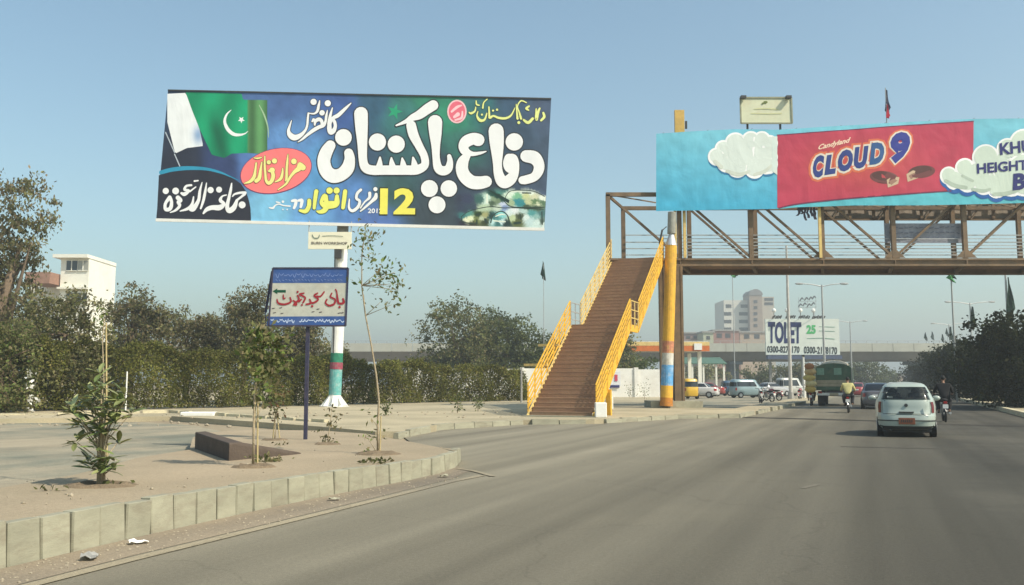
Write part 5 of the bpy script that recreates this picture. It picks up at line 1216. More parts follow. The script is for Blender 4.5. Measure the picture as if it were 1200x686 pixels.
part('navy_bar', MB().box(P(718.5, 453, 77.75), (1.1, .02, .22)), ink(60, 60, 110), pz); part('red_mark', MB().box(P(722, 443, 77.75), (.25, .02, .55)), ink(200, 80, 100), pz); part('navy_edge', MB().box(P(712.5, 446, 77.75), (.16, .02, .9)), ink(50, 90, 100), pz)
o = part('verge_post', MB().tube((0, 0, 0), (0, 0, 2.2), .07, .06, 8), CONC); g_ = G(611, 472, VZ); o.location = (g_.x, g_.y, VZ - .01); tag(o, 'grey post at the right end of the hedge by the stairs', 'post')
o = part('marker_post', MB().tube((0, 0, 0), (0, 0, 1.75), .035, .03, 8), WHITE); g_ = G(147, 483, VZ); o.location = (g_.x, g_.y, VZ - .01); tag(o, 'thin white post against the hedge behind the leafy shrub', 'post')
# fuel station canopy
FS = 104
fs_ = thing('fuel_canopy', 'orange and yellow edged filling station canopy behind the pillar', 'canopy', (xx(780, 440, FS), FS, 0))
xa, xb = xx(734, 405, FS), xx(831, 405, FS); z0_, z1_ = zy(412, FS), zy(401, FS)
part('roof_slab', MB().box(((xa + xb) / 2, FS + 4, (z0_ + z1_) / 2 + .1), (xb - xa - .3, 8, z1_ - z0_ - .1)), WHITEB, fs_)
part('fascia', MB().box(((xa + xb) / 2, FS - .12, z0_ + (z1_ - z0_) * .3), (xb - xa, .2, (z1_ - z0_) * .58)), mk('orange', (.60, .16, .035), .6), fs_, label='orange lower fascia')
part('fascia', MB().box(((xa + xb) / 2, FS - .13, z0_ + (z1_ - z0_) * .8), (xb - xa, .2, (z1_ - z0_) * .40)), mk('yfas', (.72, .52, .2), .6), fs_, label='yellow upper fascia')
part('logo_panel', MB().box(P(818, 406.5, FS - .3), (.9, .1, .75)), WHITE, fs_)
for px in (745, 788, 822):
    for dy in (1, 7): part('column', MB().box((xx(px, 430, FS), FS + dy, z0_ / 2), (.4, .4, z0_)), WHITEB, fs_)
gc = thing('green_awning', 'long low green shed roof on pale posts under the flyover', 'shed', (xx(825, 440, 118), 118, 0))
xa, xb = xx(798, 425, 118), xx(852, 425, 118); z0_, z1_ = zy(427, 118), zy(419, 118)
part('roof', MB().add([(xa, 118, z0_), (xb, 118, z0_), (xb, 122, z1_), (xa, 122, z1_), (xa, 118, z0_ + .12), (xb, 118, z0_ + .12), (xb, 122, z1_ + .12), (xa, 122, z1_ + .12)], [(3, 2, 1, 0), (4, 5, 6, 7), (0, 1, 5, 4), (1, 2, 6, 5), (2, 3, 7, 6), (3, 0, 4, 7)]), mk('green_sheet', (.08, .15, .11), .7), gc)
for px in (802, 812, 825, 840, 849): part('post', MB().box((xx(px, 440, 118), 118.3, z0_ / 2), (.22, .22, z0_)), WHITEB, gc)
part('counter', MB().box(((xa + xb) / 2, 121, .9), (xb - xa, .6, 1.8)), mk('ctr', (.22, .2, .18), .8), gc)

# ================================================================== VEHICLES
def car(name, label, loc, rz, paint, levels, L_, Wd, wheels=True, glass=True, plate=None, tail=True, cat='car', holes=None, group=None):
    """levels: list of (z, rear_y, front_y, half_width); origin at rear bottom centre, +y = forward"""
    t = thing(name, label, cat, loc, rz, group)
    NPT = 88
    def loop(z, yr, yf, hw, e=0.0, er=4.2):
        out = []; cy, hy = (yr + yf) / 2, (yf - yr) / 2
        for i in range(NPT):
            a = 2 * PI * (i + .5) / NPT - PI / 2; c_, s_ = math.cos(a), math.sin(a); p_ = 2.0 / er
            out.append(Vector(((hw + e) * math.copysign(abs(c_) ** p_, c_), cy + (hy + e) * math.copysign(abs(s_) ** p_, s_), z)))
        return out
    def interp(z):
        for i in range(len(levels) - 1):
            a, b = levels[i], levels[i + 1]
            if a[0] <= z <= b[0]: f_ = (z - a[0]) / max(1e-6, b[0] - a[0]); return [a[k] + (b[k] - a[k]) * f_ for k in range(1, 4)]
        return levels[-1][1:]
    mb = MB(); vs = []; fs = []
    for lv in levels: vs += loop(*lv)
    nl = len(levels)
    for i in range(nl - 1):
        for j in range(NPT):
            if holes and holes[0] - 1e-4 <= levels[i][0] and levels[i + 1][0] <= holes[1] + 1e-4 and holes[2](vs[i * NPT + j]) and holes[2](vs[i * NPT + (j + 1) % NPT]): continue
            fs.append((i * NPT + j, i * NPT + (j + 1) % NPT, (i + 1) * NPT + (j + 1) % NPT, (i + 1) * NPT + j))
    top_ = levels[-1]; vs.append(Vector((0, (top_[1] + top_[2]) / 2, top_[0] + .02))); c_ = len(vs) - 1
    for j in range(NPT): fs.append(((nl - 1) * NPT + j, (nl - 1) * NPT + (j + 1) % NPT, c_))
    fs.append(tuple(reversed(range(NPT)))); mb.add(vs, fs)
    body = part('body', mb, paint, t, world=False, smooth=True)
    md = body.modifiers.new('e', 'EDGE_SPLIT'); md.split_angle = R(50)
    def patch(nm, z0, z1, test, m, e=.008, inset=0, lab=None, par=None, rows=4):
        """strip of the shell between two heights limited to loop points passing test(point)"""
        mb = MB(); rws = []
        for k in range(rows + 1):
            z = z0 + (z1 - z0) * k / rows; rws.append(loop(z, *interp(z), e=e))
        idx = [i for i in range(NPT) if test(loop(z0, *interp(z0))[i]) and test(loop(z0, *interp(z0))[(i + 1) % NPT])]
        vs = [p_ for r_ in rws for p_ in r_]; fs = []
        for k in range(rows):
            for i in idx: j = (i + 1) % NPT; fs.append((k * NPT + i, k * NPT + j, (k + 1) * NPT + j, (k + 1) * NPT + i))
        if not fs: return None
        used = sorted({i for f_ in fs for i in f_}); mp = {u: k for k, u in enumerate(used)}
        mb.add([vs[u] for u in used], [tuple(mp[i] for i in f_) for f_ in fs])
        return part(nm, mb, m, par or t, world=False, smooth=True, label=lab)
    return t, patch, interp
RH = -math.atan(.405)  # heading rotation: forward +y turned right
LGT = mk('tail_red', (.35, .02, .02), .25, .1, 6); LGW = mk('lamp_clear', (.75, .72, .68), .2, .05, 6)
def wheels(t, positions, r=.28, w_=.17):
    for (x, y) in positions:
        tw = part('wheel', MB().tube((x - w_ / 2, y, r), (x + w_ / 2, y, r), r, r, 20), RUB, t, world=False, smooth=False)
        s_ = 1 if x > 0 else -1
        part('rim', MB().tube((x + s_ * (w_ / 2 - .02), y, r), (x + s_ * (w_ / 2 + .012), y, r), r * .62, r * .56, 14), GALV, tw, world=False)
def paint(nm, c): return mk(nm, c, .32, .04, 1.5, coat=.6, spec=.5, dirt=tuple(q * .8 for q in c), dirt_amt=.4)
cw = G(1063.5, 513)
pz_ = paint('paint_silver_green', (.36, .41, .36))
lv = [(.20, .10, 3.38, .66), (.26, .03, 3.46, .735), (.44, .0, 3.5, .76), (.56, .02, 3.48, .765), (.60, .07, 3.44, .76), (.80, .09, 3.2, .765), (.92, .11, 2.98, .745), (.955, .13, 2.55, .73), (.99, .145, 2.50, .717), (1.15, .23, 2.22, .645), (1.32, .34, 1.88, .56), (1.39, .43, 1.72, .49), (1.425, .56, 1.58, .41), (1.44, .75, 1.4, .28)]
t, patch, it = car('hatchback', 'pale silver-green hatchback seen from behind in the right lane', (cw.x, cw.y, 0), RH, pz_, lv, 3.5, 1.53, holes=(.99, 1.32, lambda p_: (p_.y < .75 and abs(p_.x) < .58) or (p_.y > 1.7 and abs(p_.x) < .60) or (abs(p_.x) > .5 and .62 < p_.y < 1.95)))
GLT, tg_, bg_n = _nodes('window_glass'); bg_n.inputs['Base Color'].default_value = (.01, .012, .014, 1); bg_n.inputs['Roughness'].default_value = .04; bg_n.inputs['Specular IOR Level'].default_value = .8
tr_ = tg_.nodes.new('ShaderNodeBsdfTransparent'); tr_.inputs[0].default_value = (.75, .8, .78, 1); mxs = tg_.nodes.new('ShaderNodeMixShader'); mxs.inputs[0].default_value = .45
tg_.links.new(tr_.outputs[0], mxs.inputs[1]); tg_.links.new(bg_n.outputs[0], mxs.inputs[2]); tg_.links.new(mxs.outputs[0], tg_.nodes['Material Output'].inputs[0])
patch('rear_window', .985, 1.325, lambda p_: p_.y < .75 and abs(p_.x) < .60, GLT, .010)
for s_ in (-1, 1):
    patch('side_window', .985, 1.325, lambda p_: s_ * p_.x > .49 and .60 < p_.y < 2.0, GLT, .008)
    patch('tail_light', .64, .93, lambda p_: s_ * p_.x > .585 and p_.y < .45, mk('tail_dark%d' % s_, (.13, .012, .02), .2, .1, 6), .012)
    patch('reversing_light', .73, .80, lambda p_: s_ * p_.x > .66 and p_.y < .40, LGW, .016)
    mb = MB().ell((s_ * .84, 2.05, 1.0), (.11, .06, .075), 10, 6); mb.box((s_ * .755, 2.06, .965), (.12, .04, .04)); part('wing_mirror', mb, pz_, t, world=False, smooth=True)
patch('windscreen', .985, 1.325, lambda p_: p_.y > 1.68 and abs(p_.x) < .62, GLT, .008)
FABG = flat('seat_grey', (.22, .22, .21), .9)
patch('bumper', .30, .565, lambda p_: p_.y < .4, pz_, .035)
patch('bumper_strip', .425, .455, lambda p_: p_.y < .4, DKM, .045, rows=2)
patch('lower_valance', .205, .29, lambda p_: p_.y < .3, DKM, .02, rows=2)
part('number_plate', MB().box((0, -.05, .43), (.40, .02, .17)), mk('plate_orange', (.24, .085, .045), .6, .2, 20), t, world=False, bevel=.006)
mb = MB(); 
for k_ in range(6): mb.box((-.13 + .05 * k_, -.063, .435), (.022, .006, .07))
part('plate_lettering', mb, DKM, t, world=False)
part('badge', MB().tube((0, .095, .84), (0, .07, .84), .045, .045, 12), DKM, t, world=False)
part('tailgate_handle', MB().box((0, .06, .66), (.36, .03, .03)), DKM, t, world=False)
part('wiper', MB().beam((0, .13, 1.0), (.28, .19, 1.06), .015, .02), DKM, t, world=False)
part('tailgate_seam', MB().box((0, .045, .615), (1.16, .02, .012)).box((-.575, .07, .78), (.01, .03, .32)).box((.575, .07, .78), (.01, .03, .32)), DKM, t, world=False)
part('rear_seat', MB().box((0, .9, .78), (1.1, .15, .5)), FABG, t, world=False, bevel=.03)
for s_ in (-1, 1): part('front_seat', MB().box((s_ * .3, 1.45, .85), (.42, .14, .6)), FABG, t, world=False, bevel=.05); part('headrest', MB().ell((s_ * .3, 1.44, 1.2), (.13, .06, .09), 10, 6), FABG, t, world=False, smooth=True); part('headrest', MB().ell((s_ * .32, .86, 1.1), (.12, .05, .07), 10, 6), FABG, t, world=False, smooth=True)
part('parcel_shelf', MB().box((0, .5, .955), (1.05, .6, .02)), BLK, t, world=False)
part('floor_pan', MB().box((0, 1.7, .3), (1.3, 3.0, .04)), BLK, t, world=False)
part('sticker', MB().box((-.38, .215, 1.05), (.14, .012, .05)), WHITE, t, world=False)
part('exhaust', MB().tube((-.4, -.02, .2), (-.4, .4, .2), .03, .03, 8), DKM, t, world=False)
part('underbody', MB().box((0, 1.75, .19), (1.2, 3.0, .1)), DKM, t, world=False)
wheels(t, [(-.645, .62), (.645, .62), (-.645, 2.85), (.645, 2.85)], .27, .16)
LV_S = [(.22, .12, 4.2, .70), (.30, .02, 4.35, .79), (.5, .0, 4.38, .82), (.62, .03, 4.32, .82), (.88, .08, 4.0, .81), (.95, .15, 3.6, .78), (.98, .72, 3.1, .74), (1.2, .98, 2.7, .66), (1.36, 1.25, 2.35, .58), (1.40, 1.5, 2.1, .48)]
def sedan(label, px, py, pn, col, rz=RH, tailside=True, group='parked and passing cars in the distance', name='sedan_car'):
    c_ = G(px, py); pt_ = paint(pn, col)
    t, patch, it = car(name, label, (c_.x, c_.y, 0), rz, pt_, LV_S, 4.38, 1.64, group=group)
    patch('rear_window', 1.0, 1.33, lambda p_: p_.y < 1.5 and abs(p_.x) < .62, GLS, .01)
    patch('windscreen', 1.0, 1.33, lambda p_: p_.y > 2.0 and abs(p_.x) < .66, GLS, .01)
    for s_ in (-1, 1):
        patch('side_window', 1.01, 1.32, lambda p_: s_ * p_.x > .5 and 1.0 < p_.y < 2.9, GLS, .008)
        patch('tail_light', .66, .86, lambda p_: s_ * p_.x > .55 and p_.y < .4, LGT, .012)
        patch('headlight', .55, .75, lambda p_: s_ * p_.x > .55 and p_.y > 3.9, LGW, .012)
    patch('bumper', .32, .58, lambda p_: p_.y < .4, pt_, .03)
    patch('front_bumper', .32, .52, lambda p_: p_.y > 4.0, DKM, .03)
    part('number_plate', MB().box((0, .0, .72), (.42, .06, .13)), WHITE, t, world=False)
    part('underbody', MB().box((0, 2.1, .21), (1.3, 3.8, .1)), DKM, t, world=False)
    wheels(t, [(-.72, .85), (.72, .85), (-.72, 3.5), (.72, 3.5)], .3, .19)
    return t
sedan('dark grey sedan ahead of the pale hatchback on its left', 1028, 480, 'paint_dark_grey', (.10, .10, .115))
sedan('small red car beyond the rider in the yellow shirt', 1004, 465.5, 'paint_red', (.32, .04, .04))
sedan('white car parked across the side street left of the red car', 843, 466.5, 'paint_white', (.6, .58, .55), R(70))
sedan('dark red car parked behind the white car in the side street', 850, 464.5, 'paint_maroon', (.28, .06, .05), R(80))
sedan('small white car far ahead near the vanishing point', 1046, 458, 'paint_white2', (.6, .6, .58))
sedan('silver car partly hidden behind the parked motorbikes', 886, 465, 'paint_silver', (.38, .38, .37), R(-60))
# white car right of hatchback (roof seen beside it)
# yellow taxi van
def van(label, px, py, pn, col, rz, H=1.75, L_=3.2, hw=.72, name='minivan', roof=None, cat='van'):
    c_ = G(px, py); pt_ = paint(pn, col)
    lvv = [(.25, .05, L_ - .08, hw - .08), (.35, .0, L_, hw), (.95, .0, L_ - .05, hw + .02), (1.0, .02, L_ - .35, hw), (H - .12, .08, L_ - .8, hw - .08), (H - .03, .16, L_ - .9, hw - .16), (H, .3, L_ - 1.1, hw - .3)]
    t, patch, it = car(name, label, (c_.x, c_.y, 0), rz, pt_, lvv, L_, hw * 2, cat=cat, group='vans and rickshaws in the side street')
    patch('rear_window', 1.05, H - .25, lambda p_: p_.y < .4 and abs(p_.x) < hw - .1, GLS, .01); patch('windscreen', 1.05, H - .2, lambda p_: p_.y > L_ - 1.1 and abs(p_.x) < hw - .1, GLS, .01)
    for s_ in (-1, 1):
        patch('side_window', 1.05, H - .22, lambda p_: s_ * p_.x > hw - .14 and .3 < p_.y < L_ - .9, GLS, .01); patch('tail_light', .7, .95, lambda p_: s_ * p_.x > hw - .18 and p_.y < .3, LGT, .012)
        patch('headlight', .6, .8, lambda p_: s_ * p_.x > hw - .3 and p_.y > L_ - .3, LGW, .012)
    part('underbody', MB().box((0, L_ / 2, .24), (1.1, L_ - .5, .1)), DKM, t, world=False)
    wheels(t, [(-hw + .08, .6), (hw - .08, .6), (-hw + .08, L_ - .6), (hw - .08, L_ - .6)], .27, .16); return t
van('yellow taxi van parked just right of the brown pillar', 812, 468, 'paint_taxi', (.65, .40, .03), R(12))
van('pale blue pickup van parked under the green shed roof', 857, 466.5, 'paint_paleblue', (.24, .33, .35), R(-75), 1.7)
van('dark blue small van beside the pale blue van', 846, 464, 'paint_dkblue', (.05, .10, .16), R(-80), 1.6)
van('white van behind the parked motorbikes near the tall pale pole', 912, 464, 'paint_white3', (.5, .5, .45), R(-70), 1.9)

# green truck (rear)
g_ = G(978, 476); tk = thing('truck', 'green loaded truck with painted tailboard seen from behind', 'truck', (g_.x, g_.y, 0), RH)
GT = mk('truck_green', (.07, .14, .09), .65, .3, 3, dirt=(.2, .2, .13), dirt_amt=.6); CRB = mk('truck_beige', (.42, .36, .25), .7, .2, 3)
W2 = 1.05
def arch(w_, z0, h, n=10): return [(w_ * math.cos(PI * i / n), z0 + h * math.sin(PI * i / n) ** .7 if 0 < i < n else z0) for i in range(n + 1)]
pr = [(-W2, .95), (-W2, 2.15)] + [(x, z) for x, z in reversed(arch(W2, 2.15, .45))][1:-1] + [(W2, 2.15), (W2, .95)]
n = len(pr); mb = MB(); mb.add([(x, 0.0, z) for x, z in pr] + [(x, 4.2, z) for x, z in pr], [tuple(range(n)), tuple(reversed(range(n, 2 * n)))] + [(i, n + i, n + (i + 1) % n, (i + 1) % n) for i in range(n)])
part('cargo_body', mb, GT, tk, world=False)
for k in range(5): part('tailboard_plank', MB().box((0, -.03, 1.08 + k * .2), (2 * W2 - .1, .05, .185)), CRB if k in (1, 2) else GT, tk, world=False)
for k in range(4): part('upper_panel', MB().box((-.75 + k * .5, -.035, 2.1), (.44, .05, .42)), GT if k % 2 else mk('truck_mint%d' % k, (.22, .38, .28), .6, .2, 5), tk, world=False)
for s_ in (-1, 1): part('corner_post', MB().box((s_ * (W2 + .02), -.04, 1.6), (.1, .12, 1.35)), mk('cpost', (.5, .5, .42), .6), tk, world=False)
part('load', MB().ell((0, 1.9, 2.5), (.85, 1.8, .32), 14, 7), mk('tarp', (.5, .45, .35), .9, .3, 3), tk, world=False, smooth=True)
part('bumper', MB().box((0, -.1, .72), (2.0, .1, .16)), WHITE, tk, world=False)
for s_ in (-1, 1): part('tail_light', MB().box((s_ * .8, -.16, .82), (.22, .03, .1)), LGT, tk, world=False); part('mudflap', MB().box((s_ * .75, .25, .45), (.45, .03, .5)), BLK, tk, world=False)
part('number_plate', MB().box((0, -.17, .72), (.5, .02, .14)), CRB, tk, world=False)
part('chassis', MB().box((0, 2.6, .75), (.8, 5.4, .3)), DKM, tk, world=False)
part('cab', MB().box((0, 5.1, 1.5), (1.9, 1.5, 1.7)), GT, tk, world=False, bevel=.12)
for (x, y) in ((-.78, .9), (.78, .9), (-.8, 4.9), (.8, 4.9)): wl = part('wheel', MB().tube((x - .2, y, .45), (x + .2, y, .45), .45, .45, 20), RUB, tk, world=False); part('rim', MB().tube((x + (.19 if x > 0 else -.19), y, .45), (x + (.215 if x > 0 else -.215), y, .45), .24, .22, 12), GALV, wl, world=False)

# ---- motorbikes & people
def motorbike(label, loc, rz, tankcol, group='motorbikes on and beside the road'):
    t = thing('motorbike', label, 'motorbike', loc, rz, group); tp = paint('bike_paint%d' % random.randint(0, 9999), tankcol)
    for y, nm in ((.32, 'w'), (1.55, 'w')):
        mb = MB(); R_, r_ = .28, .045; vs = []; fs = []
        for i in range(24):
            a = 2 * PI * i / 24
            for j in range(8): b_ = 2 * PI * j / 8; q_ = R_ - .02 + r_ * math.cos(b_); vs.append((r_ * .9 * math.sin(b_), y + q_ * math.cos(a), .3 + q_ * math.sin(a)))
        for i in range(24):
            for j in range(8): fs.append((i * 8 + j, i * 8 + (j + 1) % 8, ((i + 1) % 24) * 8 + (j + 1) % 8, ((i + 1) % 24) * 8 + j))
        wl = part('wheel', mb.add(vs, fs), RUB, t, world=False, smooth=True)
        mb = MB(); mb.tube((-.06, y, .3), (.06, y, .3), .05, .05, 10)
        for i in range(8): a = PI * 2 * i / 8; mb.tube((0, y, .3), (0, y + .23 * math.cos(a), .3 + .23 * math.sin(a)), .006, .006, 4)
        part('spokes', mb, GALV, wl, world=False)
    part('frame', MB().path([(0, 1.3, .85), (0, .95, .45), (0, .6, .38), (0, .32, .3)], [.03, .03, .03, .025], 6).tube((0, 1.25, .8), (0, .3, .68), .025), DKM, t, world=False)
    part('fork', MB().tube((-.07, 1.55, .3), (-.07, 1.28, .95), .022).tube((.07, 1.55, .3), (.07, 1.28, .95), .022), GALV, t, world=False)
    part('handlebar', MB().path([(-.34, 1.12, 1.02), (-.18, 1.22, 1.02), (0, 1.27, .97), (.18, 1.22, 1.02), (.34, 1.12, 1.02)], [.018] * 5, 6), DKM, t, world=False)
    part('fuel_tank', MB().ell((0, 1.02, .84), (.13, .26, .12), 12, 8), tp, t, world=False, smooth=True)
    part('seat', MB().ell((0, .55, .80), (.13, .40, .06), 12, 6), BLK, t, world=False, smooth=True)
    part('engine', MB().box((0, .88, .45), (.2, .26, .24)).box((0, .95, .62), (.12, .14, .14)), STEEL, t, world=False, bevel=.02)
    part('exhaust', MB().path([(.12, 1.0, .4), (.14, .8, .28), (.15, .1, .34)], [.02, .025, .045], 8), GALV, t, world=False)
    mb = MB()
    for i in range(6):
        a0 = PI * (.35 + .09 * i) ; 
    part('mudguard', MB().path([(0, .32 + .36 * math.cos(a), .3 + .36 * math.sin(a)) for a in np.linspace(.6, 2.9, 8)], [.05] * 8, 6), tp, t, world=False)
    part('mudguard', MB().path([(0, 1.55 + .35 * math.cos(a), .3 + .35 * math.sin(a)) for a in np.linspace(.7, 2.5, 7)], [.045] * 7, 6), tp, t, world=False)
    part('tail_light', MB().box((0, .04, .72), (.12, .06, .08)), LGT, t, world=False)
    part('number_plate', MB().box((0, -.02, .58), (.18, .012, .14)), WHITE, t, world=False)
    part('headlight', MB().ell((0, 1.42, .92), (.09, .08, .09), 10, 6), LGW, t, world=False, smooth=True)
    part('mirror', MB().tube((.24, 1.2, 1.02), (.3, 1.18, 1.2), .008).ell((.32, 1.17, 1.23), (.05, .015, .035), 8, 5).tube((-.24, 1.2, 1.02), (-.3, 1.18, 1.2), .008).ell((-.32, 1.17, 1.23), (.05, .015, .035), 8, 5), DKM, t, world=False)
    return t
def skinmesh(name, chains, m, parent, sub=2, extra=None):
    """chains: list of lists of (key, (x,y,z), r); shared keys join"""
    vid = {}; vs = []; rs = []; es = []
    for ch in chains:
        prev = None
        for key, p_, r_ in ch:
            if key not in vid: vid[key] = len(vs); vs.append(p_); rs.append(r_)
            if prev is not None: es.append((prev, vid[key]))
            prev = vid[key]
    me = bpy.data.meshes.new(name); me.from_pydata(vs, es, []); me.update()
    o = bpy.data.objects.new(name, me); COL.objects.link(o)
    me.skin_vertices or me.skin_vertices
    md = o.modifiers.new('skin', 'SKIN'); md.use_smooth_shade = True
    lay = me.skin_vertices[0].data if len(me.skin_vertices) else None
    if lay is None:
        bm = bmesh.new(); bm.from_mesh(me); bm.verts.layers.skin.verify(); bm.to_mesh(me); bm.free(); lay = me.skin_vertices[0].data
    for i, r_ in enumerate(rs): lay[i].radius = (r_, r_) if not isinstance(r_, tuple) else r_; lay[i].use_root = (i == 0)
    sb = o.modifiers.new('sub', 'SUBSURF'); sb.levels = sub; sb.render_levels = sub
    dg = bpy.context.evaluated_depsgraph_get(); me2 = bpy.data.meshes.new_from_object(o.evaluated_get(dg)); bpy.data.objects.remove(o)
    mb = MB(); mb.v = [v_.co.copy() for v_ in me2.vertices]; mb.f = [tuple(p_.vertices) for p_ in me2.polygons]
    bpy.data.meshes.remove(me2)
    if extra: mb.add(extra.v, extra.f)
    return part(name, mb, m, parent, world=False, smooth=True)
SKIN = mk('skin', (.28, .155, .10), .6, .08, 8)
def rider(label, loc, rz, shirt, trousers, hairc=(.01, .01, .01), cap=None, back=0.0):
    t = thing('person', label, 'person', loc, rz, 'people on the motorbikes')
    yb = back
    pel = (0, .62 + yb, .88); chest = (0, .68 + yb, 1.22); neck = (0, .72 + yb, 1.42); head = (0, .76 + yb, 1.56)
    ex = MB(); ex.ell((0, .775 + yb, 1.575), (.075, .095, .115), 14, 10)   # skull
    ex.ell((0, .875 + yb, 1.56), (.014, .02, .022), 8, 5); ex.ell((.077, .77 + yb, 1.57), (.012, .022, .03), 6, 5); ex.ell((-.077, .77 + yb, 1.57), (.012, .022, .03), 6, 5)
    hy = 1.12 if yb == 0 else 1.0
    for s_ in (-1, 1):
        hx, hz = (s_ * .31, 1.03) if yb == 0 else (s_ * .2, .98)
        for k, (dx, ln) in enumerate(((-.033, .05), (-.011, .058), (.011, .055), (.033, .045))):
            ex.path([(hx + dx, hy + .02, hz + .02), (hx + dx, hy + .055, hz + .012), (hx + dx, hy + .06, hz - .02), (hx + dx, hy + .035, hz - ln + .01)], [.010, .0095, .009, .007], 6)
        ex.path([(hx - s_ * .035, hy - .02, hz), (hx - s_ * .05, hy + .01, hz - .02), (hx - s_ * .045, hy + .035, hz - .035)], [.011, .010, .008], 6)
    body_ch = [[('p', pel, .09), ('c', chest, .09), ('n', neck, .05), ('h', (0, .75 + yb, 1.52), .06)]]
    shirt_ch = [[('p', (0, .60 + yb, .84), (.17, .14)), ('w', (0, .63 + yb, 1.0), (.155, .12)), ('c', (0, .67 + yb, 1.25), (.18, .125)), ('u', (0, .70 + yb, 1.37), (.10, .09)), ('k', (0, .715 + yb, 1.42), .06)]]
    leg_ch = [[('p', (0, .60 + yb, .86), (.16, .14))]]
    for s_ in (-1, 1):
        hx, hz = (s_ * .31, 1.03) if yb == 0 else (s_ * .2, .98)
        elb = (s_ * .30, .88 + yb * .8, 1.10); hand = (hx, hy, hz + .01)
        body_ch.append([('c', chest, .09), ('s%d' % s_, (s_ * .19, .68 + yb, 1.34), .045), ('e%d' % s_, elb, .042), ('r%d' % s_, (hx, hy - .06, hz + .02), .027), ('m%d' % s_, hand, (.042, .02))])
        shirt_ch.append([('c', (0, .67 + yb, 1.25), .16), ('s%d' % s_, (s_ * .20, .68 + yb, 1.345), .078), ('e%d' % s_, elb, .056), ('f%d' % s_, (hx * .99, hy - .12, hz + .035), .042)])
        knee = (s_ * .22, .98 + yb * .7, .80); ank = (s_ * .17, .82 + yb * .7, .40)
        body_ch.append([('p', pel, .09), ('k%d' % s_, knee, .05), ('a%d' % s_, ank, .04), ('t%d' % s_, (s_ * .18, .98 + yb * .7, .36), .035)])
        leg_ch.append([('p', (0, .60 + yb, .86), .15), ('h%d' % s_, (s_ * .12, .66 + yb, .86), .105), ('k%d' % s_, knee, .082), ('a%d' % s_, (s_ * .17, .83 + yb * .7, .43), .066)])
    skinmesh('body', body_ch, SKIN, t, 1, ex)
    skinmesh('shirt', shirt_ch, shirt, t, 2); skinmesh('trousers', leg_ch, trousers, t, 2)
    mb = MB(); mb.ell((0, .762 + yb, 1.60), (.084, .098, .105), 14, 8)
    part('hair', mb, mk('hair%d' % random.randint(0, 9999), cap or hairc, .7), t, world=False, smooth=True)
    for s_ in (-1, 1): part('shoe', MB().ell((s_ * .18, .93 + yb * .7, .345), (.045, .13, .04), 10, 6), DKM, t, world=False, smooth=True)
    return t
m1 = G(994, 484.5); motorbike('black motorbike ridden by the person in the pale yellow shirt', (m1.x, m1.y, 0), RH, (.02, .02, .02)); rider('person in a pale yellow shirt and dark trousers riding away beside the truck', (m1.x, m1.y, 0), RH, mk('shirt_yellow', (.60, .54, .24), .9, .15, 6), mk('trousers_dark', (.03, .03, .035), .9))
m2 = G(1109, 495.5); motorbike('dark motorbike ridden by the person in black right of the hatchback', (m2.x, m2.y, 0), RH, (.02, .02, .025)); rider('person in black clothes riding a dark motorbike right of the hatchback', (m2.x, m2.y, 0), RH, BLK, mk('trousers_black', (.02, .02, .022), .9))
m3 = G(950, 476); motorbike('red motorbike left of the green truck carrying the yellow load', (m3.x, m3.y, 0), RH, (.25, .02, .02)); rider('person in an orange-yellow shirt riding beside the green truck', (m3.x, m3.y, 0), RH, mk('shirt_orange', (.58, .33, .06), .9, .2, 6), mk('trousers_brown', (.10, .06, .04), .9))
ld = thing('sack_load', 'tall stack of yellow sacks strapped behind the rider beside the truck', 'sacks', (m3.x, m3.y, 0), RH)
for k, (x, z, s_) in enumerate(((0, 1.0, .34), (.05, 1.35, .36), (-.05, 1.72, .38), (.03, 2.08, .36), (-.02, 2.42, .3))):
    part('sack', MB().ell((x, .22, z), (s_, .24, .2), 12, 7), mk('sack%d' % k, ((.60, .42, .12), (.66, .55, .28), (.62, .48, .16), (.6, .42, .2), (.4, .18, .08))[k], .9, .2, 6), ld, world=False, smooth=True)
# parked motorbikes by the side street
for (px, py, rz, c_, lb) in ((893, 473, R(-10), (.5, .5, .48), 'white motorbike parked left in the pair before the silver car'), (908, 472, R(20), (.45, .45, .43), 'second white motorbike parked nearer the tall pale pole'), (936, 470, R(-25), (.4, .03, .04), 'red motorbike parked right of the tall pale pole'), (917, 470, R(35), (.3, .05, .06), 'maroon motorbike parked left of the tall pale pole')):
    g_ = G(px, py); motorbike(lb, (g_.x, g_.y, 0), rz, c_)

# ================================================================== ISLAND PLANTS
def blade(name, L_, W_, bend=.25):
    vs = []; fs = []
    prof = ((0, .12), (.3, .8), (.6, 1), (.85, .6), (1, .02))
    for t_, w_ in prof: vs += [(-W_ / 2 * w_, L_ * t_, -bend * L_ * t_ * t_), (0, L_ * t_, -bend * L_ * t_ * t_ - W_ * .12 * w_), (W_ / 2 * w_, L_ * t_, -bend * L_ * t_ * t_)]
    for i in range(4):
        fs += [(3 * i, 3 * i + 1, 3 * i + 4, 3 * i + 3), (3 * i + 1, 3 * i + 2, 3 * i + 5, 3 * i + 4)]
    return MB().add(vs, fs).mesh(name)
def leafmat(nm, c): 
    m = mk(nm, c, .45, .2, 12, rnd=.35, spec=.5); return m
LM = [leafmat('leaf_green', (.12, .16, .05)), leafmat('leaf_olive', (.19, .21, .075)), leafmat('leaf_light', (.30, .31, .13))]
bl = []
for k, m_ in enumerate(LM):
    me = blade('leaf', .20, .062, .22); me.materials.append(m_); bl.append(me)
gs = Gi(118, 568)
sh = thing('leafy_shrub', 'bushy leafy shrub in front on the traffic island', 'shrub', gs)
def zs(px, py): q_ = P(px, py, gs.y); return Vector((q_.x - gs.x, random.uniform(-.18, .18), q_.z - gs.z))
